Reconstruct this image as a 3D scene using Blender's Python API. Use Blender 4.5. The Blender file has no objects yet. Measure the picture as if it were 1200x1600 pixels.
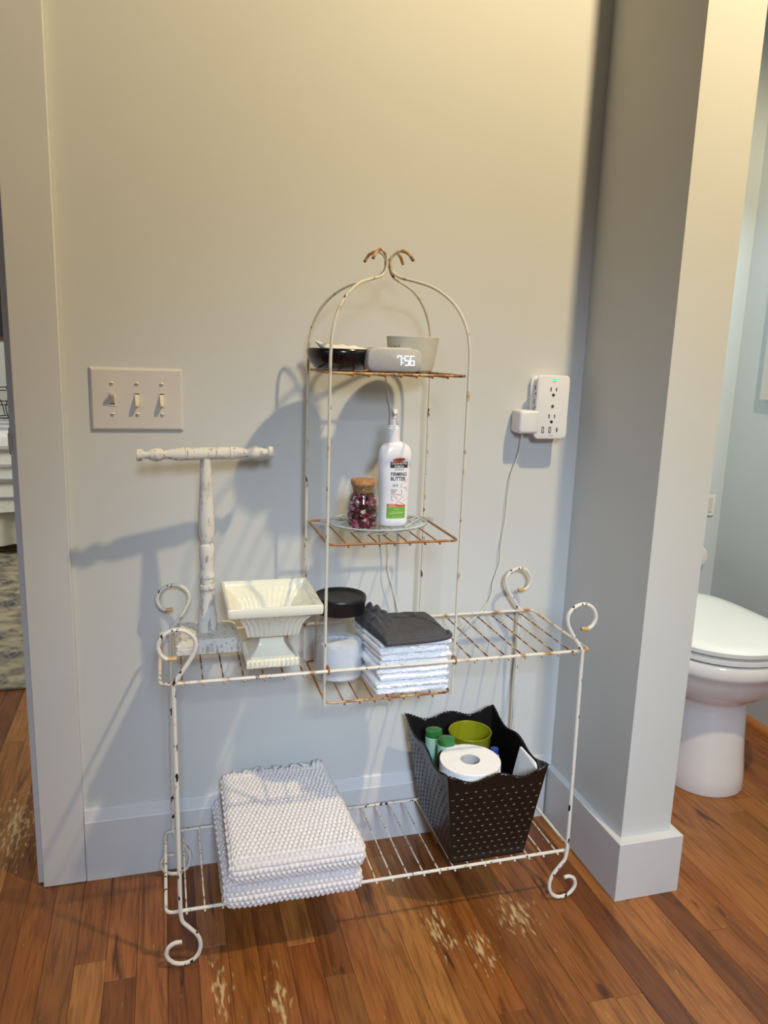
import bpy, math, random
from math import sin, cos, pi, radians
from mathutils import Vector, Matrix, noise as mnoise

rnd = random.Random(7)
scene = bpy.context.scene
COL = scene.collection

# ------------------------------------------------------------------ camera
cam_d = bpy.data.cameras.new('camera')
cam = bpy.data.objects.new('camera', cam_d)
COL.objects.link(cam)
yaw, pitch, roll, fpx = 0.2815, 0.2024, -0.0331, 1209.69
fw = Vector((sin(yaw) * cos(pitch), cos(yaw) * cos(pitch), -sin(pitch)))
rt = Vector((cos(yaw), -sin(yaw), 0))
dn = fw.cross(rt)
r2 = cos(roll) * rt + sin(roll) * dn
d2 = -sin(roll) * rt + cos(roll) * dn
m = Matrix((r2, -d2, -fw)).transposed().to_4x4()
m.translation = (0.1695, -1.5021, 1.0671)
cam.matrix_world = m
cam_d.sensor_fit = 'VERTICAL'
cam_d.sensor_height = 24.0
cam_d.lens = 24.0 * fpx / 1600
cam_d.clip_start = 0.02
scene.camera = cam

# ------------------------------------------------------------------ world, lights, exposure
w = bpy.data.worlds.new('world')
scene.world = w
w.use_nodes = True
w.node_tree.nodes['Background'].inputs[0].default_value = (0.75, 0.86, 1.0, 1)
w.node_tree.nodes['Background'].inputs[1].default_value = 0.3


def area(name, loc, target, sx, sy, energy, color, spread=180):
    l = bpy.data.lights.new(name, 'AREA')
    l.shape = 'RECTANGLE'
    l.size, l.size_y, l.energy, l.color = sx, sy, energy, color
    l.spread = radians(spread)
    o = bpy.data.objects.new(name, l)
    COL.objects.link(o)
    o.location = loc
    o.rotation_euler = (Vector(target) - Vector(loc)).to_track_quat('-Z', 'Y').to_euler()
    return o


# daylight through the small high window behind the camera
area('window_daylight', (0.22, -2.68, 1.72), (0.75, 0.0, 0.12), 0.36, 0.40, 4.6, (0.64, 0.79, 1.0), 45)
# cool fill lamp added out of view on the left
area('side_fill', (-1.52, -1.6, 1.35), (1.0, -0.2, 0.2), 1.2, 0.9, 1.2, (0.74, 0.82, 1.0), 90)
# daylight through the toilet alcove's window
area('alcove_window_daylight', (1.83, -0.02, 1.45), (1.2, 0.1, 0.7), 0.7, 0.7, 6.0, (0.66, 0.87, 1.0))
# daylight in the bedroom
area('bedroom_daylight', (-1.6, 1.5, 2.1), (-1.0, 2.4, 0.3), 1.2, 1.0, 36, (1.0, 0.97, 0.90))
# warm ceiling downlight
pl = bpy.data.lights.new('ceiling_downlight_bulb', 'SPOT')
pl.spot_size = radians(150)
pl.spot_blend = 0.25
pl.energy = 117
pl.color = (1.0, 0.80, 0.48)
pl.shadow_soft_size = 0.035
po = bpy.data.objects.new('ceiling_downlight_bulb', pl)
COL.objects.link(po)
po.location = (1.14, -1.10, 2.50)

scene.view_settings.view_transform = 'Standard'
scene.view_settings.look = 'None'
scene.view_settings.exposure = 0.0
scene.view_settings.gamma = 1.0
scene.view_settings.use_curve_mapping = False


# ------------------------------------------------------------------ materials
def srgb(r, g, b):
    f = lambda c: (c / 255 / 12.92) if c / 255 <= 0.04045 else ((c / 255 + 0.055) / 1.055) ** 2.4
    return (f(r), f(g), f(b), 1)


def new_mat(name):
    mt = bpy.data.materials.new(name)
    mt.use_nodes = True
    nt = mt.node_tree
    return mt, nt, nt.nodes['Principled BSDF']


def link(nt, a, b):
    nt.links.new(a, b)


def tex(nt, kind, scale=None, coord='Object', stretch=(1, 1, 1), **kw):
    tc = nt.nodes.new('ShaderNodeTexCoord')
    mp = nt.nodes.new('ShaderNodeMapping')
    mp.inputs['Scale'].default_value = stretch
    link(nt, tc.outputs[coord], mp.inputs[0])
    n = nt.nodes.new(kind)
    if scale is not None:
        n.inputs['Scale'].default_value = scale
    for k, v in kw.items():
        n.inputs[k].default_value = v
    link(nt, mp.outputs[0], n.inputs['Vector'])
    return n


def ramp(nt, src, stops, interp='LINEAR'):
    r = nt.nodes.new('ShaderNodeValToRGB')
    r.color_ramp.interpolation = interp
    els = r.color_ramp.elements
    while len(els) < len(stops):
        els.new(0.5)
    for e, (p, c) in zip(els, stops):
        e.position = p
        e.color = c
    link(nt, src, r.inputs[0])
    return r


def bump(nt, b, src, strength=0.2, dist=0.002):
    n = nt.nodes.new('ShaderNodeBump')
    n.inputs['Strength'].default_value = strength
    n.inputs['Distance'].default_value = dist
    link(nt, src, n.inputs['Height'])
    link(nt, n.outputs[0], b.inputs['Normal'])


def plain(name, col, rough=0.5, metal=0.0, var=0.06, scale=20, bs=0.0, bscale=200, spec=None, coat=0.0, bdist=0.001):
    mt, nt, b = new_mat(name)
    b.inputs['Roughness'].default_value = rough
    b.inputs['Metallic'].default_value = metal
    if spec is not None:
        b.inputs['Specular IOR Level'].default_value = spec
    if coat:
        b.inputs['Coat Weight'].default_value = coat
    n = tex(nt, 'ShaderNodeTexNoise', scale, Detail=3)
    lo = tuple(c * (1 - var) for c in col[:3]) + (1,)
    hi = tuple(min(1, c * (1 + var)) for c in col[:3]) + (1,)
    r = ramp(nt, n.outputs[0], [(0.3, lo), (0.7, hi)])
    link(nt, r.outputs[0], b.inputs['Base Color'])
    if bs:
        n2 = tex(nt, 'ShaderNodeTexNoise', bscale, Detail=2)
        bump(nt, b, n2.outputs[0], bs, bdist)
    return mt


def chipped(name, base, chip, rust, t_chip, t_rust, rough=0.42, scale=1.0, st=0.55):
    """old paint with patches of rust and dark chips"""
    mt, nt, b = new_mat(name)
    b.inputs['Roughness'].default_value = rough
    n1 = tex(nt, 'ShaderNodeTexNoise', 38 * scale, coord='Object', Detail=4)
    n2 = tex(nt, 'ShaderNodeTexNoise', 120 * scale, coord='Object', stretch=(1, 1, st), Detail=3)
    c1 = ramp(nt, n1.outputs[0], [(t_rust - 0.06, base), (t_rust, tuple((a + c) / 2 for a, c in zip(base, rust))), (t_rust + 0.05, rust)])
    c2 = ramp(nt, n2.outputs[0], [(t_chip, (0, 0, 0, 1)), (t_chip + 0.02, (1, 1, 1, 1))])
    mx = nt.nodes.new('ShaderNodeMix')
    mx.data_type = 'RGBA'
    link(nt, c2.outputs[0], mx.inputs['Factor'])
    link(nt, c1.outputs[0], mx.inputs['A'])
    mx.inputs['B'].default_value = chip
    link(nt, mx.outputs['Result'], b.inputs['Base Color'])
    bump(nt, b, n2.outputs[0], 0.15, 0.0008)
    return mt


def emis(name, col, s):
    mt, nt, b = new_mat(name)
    b.inputs['Base Color'].default_value = (0, 0, 0, 1)
    b.inputs['Emission Color'].default_value = col
    b.inputs['Emission Strength'].default_value = s
    return mt


def thin_glass(name, tint, gloss=0.9, base=0.05):
    mt = bpy.data.materials.new(name)
    mt.use_nodes = True
    nt = mt.node_tree
    nt.nodes.clear()
    out = nt.nodes.new('ShaderNodeOutputMaterial')
    tr = nt.nodes.new('ShaderNodeBsdfTransparent')
    tr.inputs[0].default_value = tint
    gl = nt.nodes.new('ShaderNodeBsdfGlossy')
    gl.inputs['Roughness'].default_value = 0.03
    gl.inputs['Color'].default_value = (gloss, gloss, gloss, 1)
    lw = nt.nodes.new('ShaderNodeLayerWeight')
    lw.inputs['Blend'].default_value = 0.5
    pw = nt.nodes.new('ShaderNodeMath')
    pw.operation = 'POWER'
    pw.inputs[1].default_value = 3.0
    link(nt, lw.outputs['Facing'], pw.inputs[0])
    ad = nt.nodes.new('ShaderNodeMath')
    ad.operation = 'MULTIPLY_ADD'
    ad.inputs[1].default_value = 0.75
    ad.inputs[2].default_value = base
    link(nt, pw.outputs[0], ad.inputs[0])
    mx = nt.nodes.new('ShaderNodeMixShader')
    link(nt, ad.outputs[0], mx.inputs[0])
    link(nt, tr.outputs[0], mx.inputs[1])
    link(nt, gl.outputs[0], mx.inputs[2])
    link(nt, mx.outputs[0], out.inputs[0])
    return mt


# worn patches of varnish: x, y, half length, half width
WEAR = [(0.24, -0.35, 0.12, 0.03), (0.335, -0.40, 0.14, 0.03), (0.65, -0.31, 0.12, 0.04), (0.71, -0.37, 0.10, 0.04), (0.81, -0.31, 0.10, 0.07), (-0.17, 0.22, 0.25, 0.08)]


def wood_floor():
    mt, nt, b = new_mat('oak_plank')
    oi = nt.nodes.new('ShaderNodeObjectInfo')
    tc = nt.nodes.new('ShaderNodeTexCoord')
    add = nt.nodes.new('ShaderNodeVectorMath')
    add.operation = 'ADD'
    link(nt, tc.outputs['Object'], add.inputs[0])
    mul = nt.nodes.new('ShaderNodeVectorMath')
    mul.operation = 'SCALE'
    mul.inputs[0].default_value = (17, 31, 5)
    link(nt, oi.outputs['Random'], mul.inputs['Scale'])
    link(nt, mul.outputs[0], add.inputs[1])

    def noise(stretch, scale, detail, dist=0.0):
        mp = nt.nodes.new('ShaderNodeMapping')
        mp.inputs['Scale'].default_value = stretch
        link(nt, add.outputs[0], mp.inputs[0])
        n = nt.nodes.new('ShaderNodeTexNoise')
        n.inputs['Scale'].default_value = scale
        n.inputs['Detail'].default_value = detail
        n.inputs['Distortion'].default_value = dist
        link(nt, mp.outputs[0], n.inputs['Vector'])
        return n
    g1 = noise((1, 0.05, 1), 260, 7, 0.3)      # fine grain
    g2 = noise((1, 0.13, 1), 24, 5, 2.2)       # figure
    g3 = noise((1, 0.16, 1), 22, 3, 1.0)        # dark streaks
    tone = ramp(nt, oi.outputs['Random'], [(0.0, srgb(110, 64, 28)), (0.15, srgb(141, 86, 39)), (0.3, srgb(161, 106, 52)), (0.42, srgb(101, 57, 27)), (0.52, srgb(150, 90, 41)),
                                           (0.66, srgb(172, 119, 63)), (0.8, srgb(137, 79, 39)), (0.9, srgb(157, 99, 50)), (1.0, srgb(191, 143, 84))])
    r1 = ramp(nt, g1.outputs[0], [(0.32, (0.70, 0.64, 0.58, 1)), (0.55, (1.04, 1.04, 1.04, 1))])
    r2 = ramp(nt, g2.outputs[0], [(0.3, (0.60, 0.52, 0.44, 1)), (0.5, (1, 1, 1, 1)), (0.72, (1.15, 1.12, 1.08, 1))])
    r3 = ramp(nt, g3.outputs[0], [(0.29, (0.34, 0.29, 0.25, 1)), (0.37, (1, 1, 1, 1))])
    cur = tone.outputs[0]
    for r in (r1, r2, r3):
        mx = nt.nodes.new('ShaderNodeMix')
        mx.data_type = 'RGBA'
        mx.blend_type = 'MULTIPLY'
        mx.inputs['Factor'].default_value = 1
        link(nt, cur, mx.inputs['A'])
        link(nt, r.outputs[0], mx.inputs['B'])
        cur = mx.outputs['Result']
    geo = nt.nodes.new('ShaderNodeNewGeometry')
    wn = nt.nodes.new('ShaderNodeTexNoise')
    wn.inputs['Scale'].default_value = 150
    wn.inputs['Detail'].default_value = 8
    wmp = nt.nodes.new('ShaderNodeMapping')
    wmp.inputs['Scale'].default_value = (1, 0.22, 1)
    link(nt, geo.outputs['Position'], wmp.inputs[0])
    link(nt, wmp.outputs[0], wn.inputs['Vector'])
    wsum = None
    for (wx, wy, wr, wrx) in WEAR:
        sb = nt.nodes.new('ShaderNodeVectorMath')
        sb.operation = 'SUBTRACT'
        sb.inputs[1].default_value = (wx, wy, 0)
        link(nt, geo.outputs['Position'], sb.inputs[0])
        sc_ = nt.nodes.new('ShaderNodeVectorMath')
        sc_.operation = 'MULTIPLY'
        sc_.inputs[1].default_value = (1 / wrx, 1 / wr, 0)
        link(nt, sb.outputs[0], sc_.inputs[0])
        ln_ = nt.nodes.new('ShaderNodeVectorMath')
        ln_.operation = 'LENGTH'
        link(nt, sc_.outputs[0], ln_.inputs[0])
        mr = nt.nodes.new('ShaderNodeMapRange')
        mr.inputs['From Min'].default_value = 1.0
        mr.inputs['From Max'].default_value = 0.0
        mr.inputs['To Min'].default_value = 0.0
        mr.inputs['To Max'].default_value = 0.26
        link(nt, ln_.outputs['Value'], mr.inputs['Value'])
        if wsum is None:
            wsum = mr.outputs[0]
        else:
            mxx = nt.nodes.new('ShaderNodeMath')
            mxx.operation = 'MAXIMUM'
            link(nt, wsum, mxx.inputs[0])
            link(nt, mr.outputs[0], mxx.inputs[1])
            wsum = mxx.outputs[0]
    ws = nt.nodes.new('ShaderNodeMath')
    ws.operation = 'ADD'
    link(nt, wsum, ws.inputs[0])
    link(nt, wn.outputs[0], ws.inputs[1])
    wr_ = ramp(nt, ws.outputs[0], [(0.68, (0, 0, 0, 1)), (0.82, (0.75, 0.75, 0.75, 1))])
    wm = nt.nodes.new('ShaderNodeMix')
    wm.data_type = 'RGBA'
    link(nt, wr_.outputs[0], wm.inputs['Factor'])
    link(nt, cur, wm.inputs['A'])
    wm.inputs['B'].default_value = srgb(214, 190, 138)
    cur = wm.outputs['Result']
    link(nt, cur, b.inputs['Base Color'])
    rr = ramp(nt, g2.outputs[0], [(0.3, (0.40, 0.40, 0.40, 1)), (0.7, (0.28, 0.28, 0.28, 1))])
    link(nt, rr.outputs[0], b.inputs['Roughness'])
    b.inputs['Specular IOR Level'].default_value = 0.45
    bump(nt, b, g1.outputs[0], 0.10, 0.0006)
    return mt


def rug_mat():
    mt, nt, b = new_mat('faded_rug')
    b.inputs['Roughness'].default_value = 0.95
    v = tex(nt, 'ShaderNodeTexVoronoi', 9, stretch=(1.6, 0.8, 1))
    v.distance = 'MANHATTAN'
    n = tex(nt, 'ShaderNodeTexNoise', 14, Detail=7, stretch=(1.0, 1.2, 1))
    c1 = ramp(nt, v.outputs[0], [(0.15, srgb(66, 74, 84)), (0.3, srgb(160, 148, 122)), (0.45, srgb(84, 90, 94)), (0.62, srgb(166, 154, 128))])
    c2 = ramp(nt, n.outputs[0], [(0.42, srgb(58, 66, 76)), (0.60, srgb(176, 164, 136))])
    mx = nt.nodes.new('ShaderNodeMix')
    mx.data_type = 'RGBA'
    mx.inputs['Factor'].default_value = 0.55
    link(nt, c1.outputs[0], mx.inputs['A'])
    link(nt, c2.outputs[0], mx.inputs['B'])
    link(nt, mx.outputs['Result'], b.inputs['Base Color'])
    bump(nt, b, n.outputs[0], 0.4, 0.004)
    return mt


M_WALL = plain('wall_paint', (0.63, 0.63, 0.60), 0.62, var=0.015, scale=3, bs=0.10, bscale=420, bdist=0.0006, spec=0.3)
M_TRIM = plain('trim_paint', (0.64, 0.635, 0.625), 0.38, var=0.015, scale=4, bs=0.04, bscale=150, spec=0.4)
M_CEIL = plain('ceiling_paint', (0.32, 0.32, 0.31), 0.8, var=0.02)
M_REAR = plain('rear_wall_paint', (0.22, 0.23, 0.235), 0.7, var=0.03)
M_ALC = plain('alcove_paint', (0.60, 0.66, 0.70), 0.6, var=0.03, scale=3, bs=0.1, bscale=300)
M_BEDW = plain('bedroom_paint', (0.74, 0.76, 0.72), 0.7, var=0.02)
M_WOOD = wood_floor()
M_SUB = plain('joint_dark', srgb(44, 24, 12), 0.8)
M_QROUND = plain('wood_moulding', srgb(176, 112, 56), 0.4, var=0.15, scale=8)
M_LEGW = chipped('chipped_white_paint', srgb(226, 219, 206), srgb(38, 22, 18), srgb(196, 160, 110), 0.625, 0.68, scale=0.9, st=0.4)
M_RAILW = chipped('worn_white_paint', srgb(222, 214, 198), srgb(110, 66, 38), srgb(176, 122, 66), 0.67, 0.585)
M_POSTW = chipped('tower_paint', srgb(214, 205, 186), srgb(92, 56, 36), srgb(178, 140, 92), 0.64, 0.65, st=0.4)
M_RUSTY = chipped('rusty_paint', srgb(196, 158, 106), srgb(70, 38, 20), srgb(142, 84, 38), 0.60, 0.50)
M_RUST = chipped('rust', srgb(160, 102, 50), srgb(78, 42, 22), srgb(188, 146, 94), 0.62, 0.62)
M_WIRE = chipped('wire_paint', srgb(202, 186, 158), srgb(86, 48, 26), srgb(140, 90, 48), 0.52, 0.50)
M_WIREW = chipped('white_wire_paint', srgb(216, 210, 196), srgb(84, 48, 30), srgb(168, 124, 76), 0.62, 0.585)
M_TIP = plain('bare_tip', srgb(206, 166, 100), 0.45, var=0.25, scale=150)
M_STAND = chipped('chalky_wood', srgb(222, 217, 208), srgb(172, 164, 154), srgb(202, 196, 188), 0.60, 0.60, rough=0.85, scale=1.5, st=0.16)
M_IVORY = plain('ivory_glaze', srgb(236, 232, 212), 0.12, var=0.02, coat=0.6)
M_PLASTIC = plain('white_plastic', srgb(232, 231, 230), 0.35, var=0.01)
M_PLATE = plain('switch_plastic', srgb(214, 207, 198), 0.35, var=0.01)
M_TOGGLE = plain('toggle_plastic', srgb(226, 216, 196), 0.3, var=0.01)
M_SLOT = plain('dark_slot', srgb(32, 30, 30), 0.6)
M_GREEN_LED = emis('green_led', (0.05, 0.9, 0.35, 1), 1.5)
M_DIGIT = emis('clock_digits', (0.80, 0.90, 1.0, 1), 1.6)
M_BLACKP = plain('black_plastic', srgb(24, 23, 23), 0.38, var=0.05)
M_SALT = plain('white_salt', srgb(238, 240, 246), 0.9, var=0.03, scale=200, bs=0.4, bscale=500)
M_GLASS = thin_glass('clear_glass', (0.955, 0.96, 0.955, 1), base=0.04)
M_GLASSG = thin_glass('greenish_glass', (0.90, 0.935, 0.92, 1), base=0.05)
M_GLASSP = thin_glass('pressed_glass', (0.90, 0.93, 0.92, 1), base=0.08)
M_CORK = plain('cork', srgb(176, 128, 84), 0.85, var=0.3, scale=180, bs=0.4, bscale=220)
M_TOWEL = plain('white_terry', srgb(248, 247, 247), 0.95, var=0.03, scale=300, bs=0.6, bscale=420, bdist=0.002)
M_GREY = plain('charcoal_gauze', srgb(74, 73, 76), 0.95, var=0.12, scale=90, bs=0.6, bscale=500)
M_MAT = plain('woven_cotton', srgb(226, 219, 216), 0.95, var=0.05, scale=120, bs=0.35, bscale=700)
M_BASKET = plain('dark_basket_plastic', srgb(19, 15, 14), 0.34, var=0.2, scale=30)
M_STUD = plain('gilded_stud', srgb(112, 98, 82), 0.5, metal=0.2, var=0.45, scale=60)
M_SLIT = plain('basket_slit', srgb(12, 11, 12), 0.5)
M_PAPER = plain('tissue_paper', srgb(240, 237, 234), 0.95, var=0.02, scale=60, bs=0.2, bscale=300)
M_CORE = plain('card_core', srgb(190, 186, 184), 0.9)
M_OLIVE = plain('olive_plastic', srgb(138, 138, 20), 0.35, var=0.04)
M_MINT = plain('mint_plastic', srgb(160, 200, 176), 0.4, var=0.03)
M_GCAP = plain('green_cap', srgb(44, 108, 52), 0.25, var=0.08)
M_BLUE = plain('blue_cap', srgb(40, 72, 150), 0.35)
M_ORANGE = plain('orange_label', srgb(214, 104, 60), 0.5)
M_DGREEN = plain('dark_green_plastic', srgb(30, 56, 30), 0.3)
M_POT = plain('grey_ceramic', srgb(198, 194, 180), 0.7, var=0.04, scale=60)
M_INK = plain('dark_print', srgb(46, 34, 34), 0.6)
M_BOWL = plain('dark_stone', srgb(24, 18, 24), 0.2, var=0.6, scale=60, coat=0.3)
M_SHELL = plain('white_china', srgb(232, 228, 216), 0.2, var=0.03)
M_CLOCKC = plain('clock_fabric', srgb(186, 184, 180), 0.85, var=0.08, scale=500, bs=0.3, bscale=700)
M_CLOCKT = plain('clock_top', srgb(224, 222, 216), 0.5)
M_BOTTLE = plain('bottle_white', srgb(238, 237, 240), 0.28, var=0.01)
M_PRED = plain('print_orange', srgb(216, 92, 46), 0.5)
M_PGREEN = plain('print_green', srgb(112, 176, 62), 0.5)
M_PLGREEN = plain('print_pale', srgb(214, 226, 160), 0.5)
M_PWHITE = plain('print_white', srgb(240, 238, 230), 0.5)
M_PETAL1 = plain('petal_maroon', srgb(112, 22, 48), 0.6, var=0.3)
M_PORC = plain('porcelain', srgb(236, 236, 238), 0.12, var=0.01, coat=0.5)
M_SEAT = plain('toilet_seat_plastic', srgb(236, 238, 236), 0.3, var=0.01)
M_RUG = rug_mat()
M_CHROME = plain('chrome', (0.8, 0.8, 0.8, 1), 0.15, metal=1.0)
M_CORD = plain('white_cord', srgb(222, 220, 212), 0.45)
M_FRAME = plain('dark_wood_frame', srgb(92, 52, 34), 0.5)
M_BLACKIRON = plain('black_iron', srgb(24, 26, 28), 0.5)
M_QUILT = plain('quilt_cotton', srgb(232, 234, 226), 0.95, var=0.04, scale=30, bs=0.5, bscale=90, bdist=0.004)
M_QLINE = plain('quilt_stripe', srgb(168, 170, 178), 0.95)
M_SKIRT = plain('bed_skirt_cotton', srgb(206, 206, 192), 0.95, var=0.05)
M_WINPANE = emis('daylit_pane', (0.80, 0.90, 1.0, 1), 0.35)
M_SHADE = plain('roller_shade', srgb(226, 232, 236), 0.8)
M_BULB = emis('downlight_diffuser', (1.0, 0.84, 0.6, 1), 6.0)


# ------------------------------------------------------------------ mesh helpers
class MB:
    def __init__(s):
        s.v, s.f = [], []

    def add(s, vs, fs):
        n = len(s.v)
        s.v += [tuple(v) for v in vs]
        s.f += [tuple(i + n for i in f) for f in fs]
        return s

    def box(s, x0, x1, y0, y1, z0, z1, bv=0.0):
        if bv <= 0:
            vs = [(x, y, z) for x in (x0, x1) for y in (y0, y1) for z in (z0, z1)]
            return s.add(vs, [(0, 1, 3, 2), (4, 6, 7, 5), (0, 4, 5, 1), (2, 3, 7, 6), (0, 2, 6, 4), (1, 5, 7, 3)])
        # chamfered box: rings in z
        b = bv

        def ring(i, z):
            return [(x0 + i + b, y0 + i, z), (x1 - i - b, y0 + i, z), (x1 - i, y0 + i + b, z), (x1 - i, y1 - i - b, z),
                    (x1 - i - b, y1 - i, z), (x0 + i + b, y1 - i, z), (x0 + i, y1 - i - b, z), (x0 + i, y0 + i + b, z)]
        rings = [ring(b, z0), ring(0, z0 + b), ring(0, z1 - b), ring(b, z1)]
        return s.rings(rings, True, True)

    def rings(s, rings, cap0=True, cap1=True, closed=True):
        n = len(rings[0])
        vs = [p for r in rings for p in r]
        fs = []
        for k in range(len(rings) - 1):
            for i in range(n if closed else n - 1):
                j = (i + 1) % n
                fs.append((k * n + i, k * n + j, (k + 1) * n + j, (k + 1) * n + i))
        if cap0:
            fs.append(tuple(range(n - 1, -1, -1)))
        if cap1:
            fs.append(tuple((len(rings) - 1) * n + i for i in range(n)))
        return s.add(vs, fs)

    def tube(s, pts, r, n=8, close=False, caps=True):
        P = [Vector(p) for p in pts]
        N = len(P)
        rr = r if isinstance(r, (list, tuple)) else [r] * N
        T = []
        for i in range(N):
            a = P[(i - 1) % N] if (close or i > 0) else P[i]
            b = P[(i + 1) % N] if (close or i < N - 1) else P[i]
            t = b - a
            T.append(t.normalized() if t.length > 1e-9 else Vector((0, 0, 1)))
        up = Vector((0, 0, 1)) if abs(T[0].z) < 0.9 else Vector((0, 1, 0))
        u = (up - T[0] * up.dot(T[0])).normalized()
        rings = []
        for i in range(N):
            u = (u - T[i] * u.dot(T[i]))
            u = u.normalized() if u.length > 1e-6 else T[i].orthogonal().normalized()
            v = T[i].cross(u)
            rings.append([tuple(P[i] + rr[i] * (cos(2 * pi * k / n) * u + sin(2 * pi * k / n) * v)) for k in range(n)])
        if close:
            rings.append(rings[0])
            return s.rings(rings, False, False)
        return s.rings(rings, caps, caps)

    def lathe(s, prof, c=(0, 0, 0), n=32, axis='z', sx=1.0, sy=1.0, a0=0.0):
        """prof: list of (r, h)"""
        rings = []
        for r, h in prof:
            r = max(r, 1e-5)
            ring = []
            for k in range(n):
                a = a0 + 2 * pi * k / n
                x, y = r * cos(a) * sx, r * sin(a) * sy
                if axis == 'z':
                    ring.append((c[0] + x, c[1] + y, c[2] + h))
                elif axis == 'x':
                    ring.append((c[0] + h, c[1] + x, c[2] + y))
                else:
                    ring.append((c[0] + x, c[1] - h, c[2] + y))
            rings.append(ring)
        return s.rings(rings, prof[0][0] > 1e-4, prof[-1][0] > 1e-4)


def smooth(pts, k=6, close=False):
    """Catmull-Rom through points"""
    P = [Vector(p) for p in pts]
    n = len(P)
    out = []
    rng = range(n) if close else range(n - 1)
    for i in rng:
        if close:
            p0, p1, p2, p3 = P[(i - 1) % n], P[i], P[(i + 1) % n], P[(i + 2) % n]
        else:
            p1, p2 = P[i], P[i + 1]
            p0 = P[i - 1] if i > 0 else 2 * p1 - p2
            p3 = P[i + 2] if i + 2 < n else 2 * p2 - p1
        for j in range(k):
            t = j / k
            out.append(0.5 * ((2 * p1) + (-p0 + p2) * t + (2 * p0 - 5 * p1 + 4 * p2 - p3) * t * t + (-p0 + 3 * p1 - 3 * p2 + p3) * t ** 3))
    if not close:
        out.append(P[-1])
    return out


# The wire stand and all that stands on it were drawn at 1:1.028; this sets their real size and
# puts the stand's feet on the floor.
FIT = False
FS, FO = 1.028, Vector((-0.0047, 0.0421, -0.0299))


def fit(p):
    return Vector(p) * FS + FO if FIT else Vector(p)


WORLD = {}


def thing(name, loc, label=None, cat=None, group=None, kind=None):
    o = bpy.data.objects.new(name, None)
    COL.objects.link(o)
    o.empty_display_size = 0.05
    o.location = fit(loc)
    WORLD[o.name] = Vector(o.location)
    tag(o, label, cat, group, kind)
    return o


def tag(o, label=None, cat=None, group=None, kind=None):
    for k, v in (('label', label), ('category', cat), ('group', group), ('kind', kind)):
        if v:
            o[k] = v
    return o


def obj(name, mb, mat, parent=None, sm=True, angle=40, mats=None, fmat=None):
    vs = [fit(v) for v in mb.v]
    xs = [v.x for v in vs]; ys = [v.y for v in vs]; zs = [v.z for v in vs]
    org = Vector(((min(xs) + max(xs)) / 2, (min(ys) + max(ys)) / 2, min(zs)))
    me = bpy.data.meshes.new(name)
    me.from_pydata([tuple(v - org) for v in vs], [], mb.f)
    me.materials.append(mat)
    for x in (mats or []):
        me.materials.append(x)
    if fmat:
        me.polygons.foreach_set('material_index', fmat)
    if sm:
        me.shade_smooth()
        me.set_sharp_from_angle(angle=radians(angle))
    me.update()
    o = bpy.data.objects.new(name, me)
    COL.objects.link(o)
    if parent is not None:
        o.parent = parent
        o.location = org - WORLD[parent.name]
    else:
        o.location = org
    WORLD[o.name] = org
    return o


def struct(name, mb, mat, parent=None, **kw):
    o = obj(name, mb, mat, parent, sm=kw.pop('sm', False), **kw)
    if parent is None:
        o['kind'] = 'structure'
    return o


def text_mb(body, x, z, size, y, align='LEFT', sx=1.0, bold=0.0, warp=None):
    cu = bpy.data.curves.new('t', 'FONT')
    cu.body = body
    cu.size = size
    cu.align_x = align
    cu.resolution_u = 2
    cu.offset = bold
    to = bpy.data.objects.new('t', cu)
    COL.objects.link(to)
    bpy.context.view_layer.update()
    me = bpy.data.meshes.new_from_object(to)
    mb = MB()
    vs = []
    for v in me.vertices:
        px, pz = x + v.co.x * sx, z + v.co.y
        vs.append((px, warp(px, pz) if warp else y, pz))
    mb.add(vs, [tuple(p.vertices) for p in me.polygons])
    bpy.data.objects.remove(to)
    bpy.data.curves.remove(cu)
    bpy.data.meshes.remove(me)
    return mb


def fbm(p, s=1.0):
    return mnoise.noise(Vector(p) * s)


# ================================================================== SETTING
X1, XT, YE = 1.0365, 1.150, -0.298       # partition faces and end
XB, YA = 1.872, 0.53                     # alcove side wall and back wall
HC = 2.62
# floor: dark bed with planks
fl = struct('floor', MB().box(-2.6, 2.0, -2.9, 4.7, -0.06, -0.0035), M_SUB)
PW = 0.0525
x = -1.0
cnt = 0
mesh_cache = {}
while x < XB - 0.02:
    y = -1.05 - rnd.random() * 0.5
    if x < -0.075:
        y1 = 1.0
    elif x < X1:
        y1 = 0.0
    else:
        y1 = 0.53
    y0lim = -0.75
    while y < y1:
        ln = rnd.choice([0.45, 0.7, 0.85, 1.0, 1.2])
        e = min(y + ln, y1 + (0.02 if x < -0.075 else 0.0))
        if e > y0lim and e - y > 0.02:
            g = 0.00025
            x2 = min(x + PW, XB)
            struct('plank', MB().box(x + g, x2 - g, y + g, e - g, -0.0034, rnd.uniform(-0.0002, 0.0), 0.0004), M_WOOD, fl)
            cnt += 1
        y = e if e > y else y + 0.01
        if e >= y1:
            break
    x += PW
# floor outside the picture: wide courses of the same boards
mb = MB()
for (xa, xb, ya, yb) in ((-1.58, XB, -2.72, -1.58), (-1.58, -1.0, -1.58, 0.0), (-2.5, -1.0, 0.0, 4.5), (-1.0, 0.6, 1.022, 4.5), (-0.01, 0.6, 0.116, 1.0215)):
    xx = xa
    while xx < xb - 0.01:
        mb.box(xx + 0.0005, min(xx + PW, xb) - 0.0005, ya, yb, -0.0034, -0.0006)
        xx += PW
o = struct('plank', mb, M_WOOD, fl)
o['kind'] = 'stuff'

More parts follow.
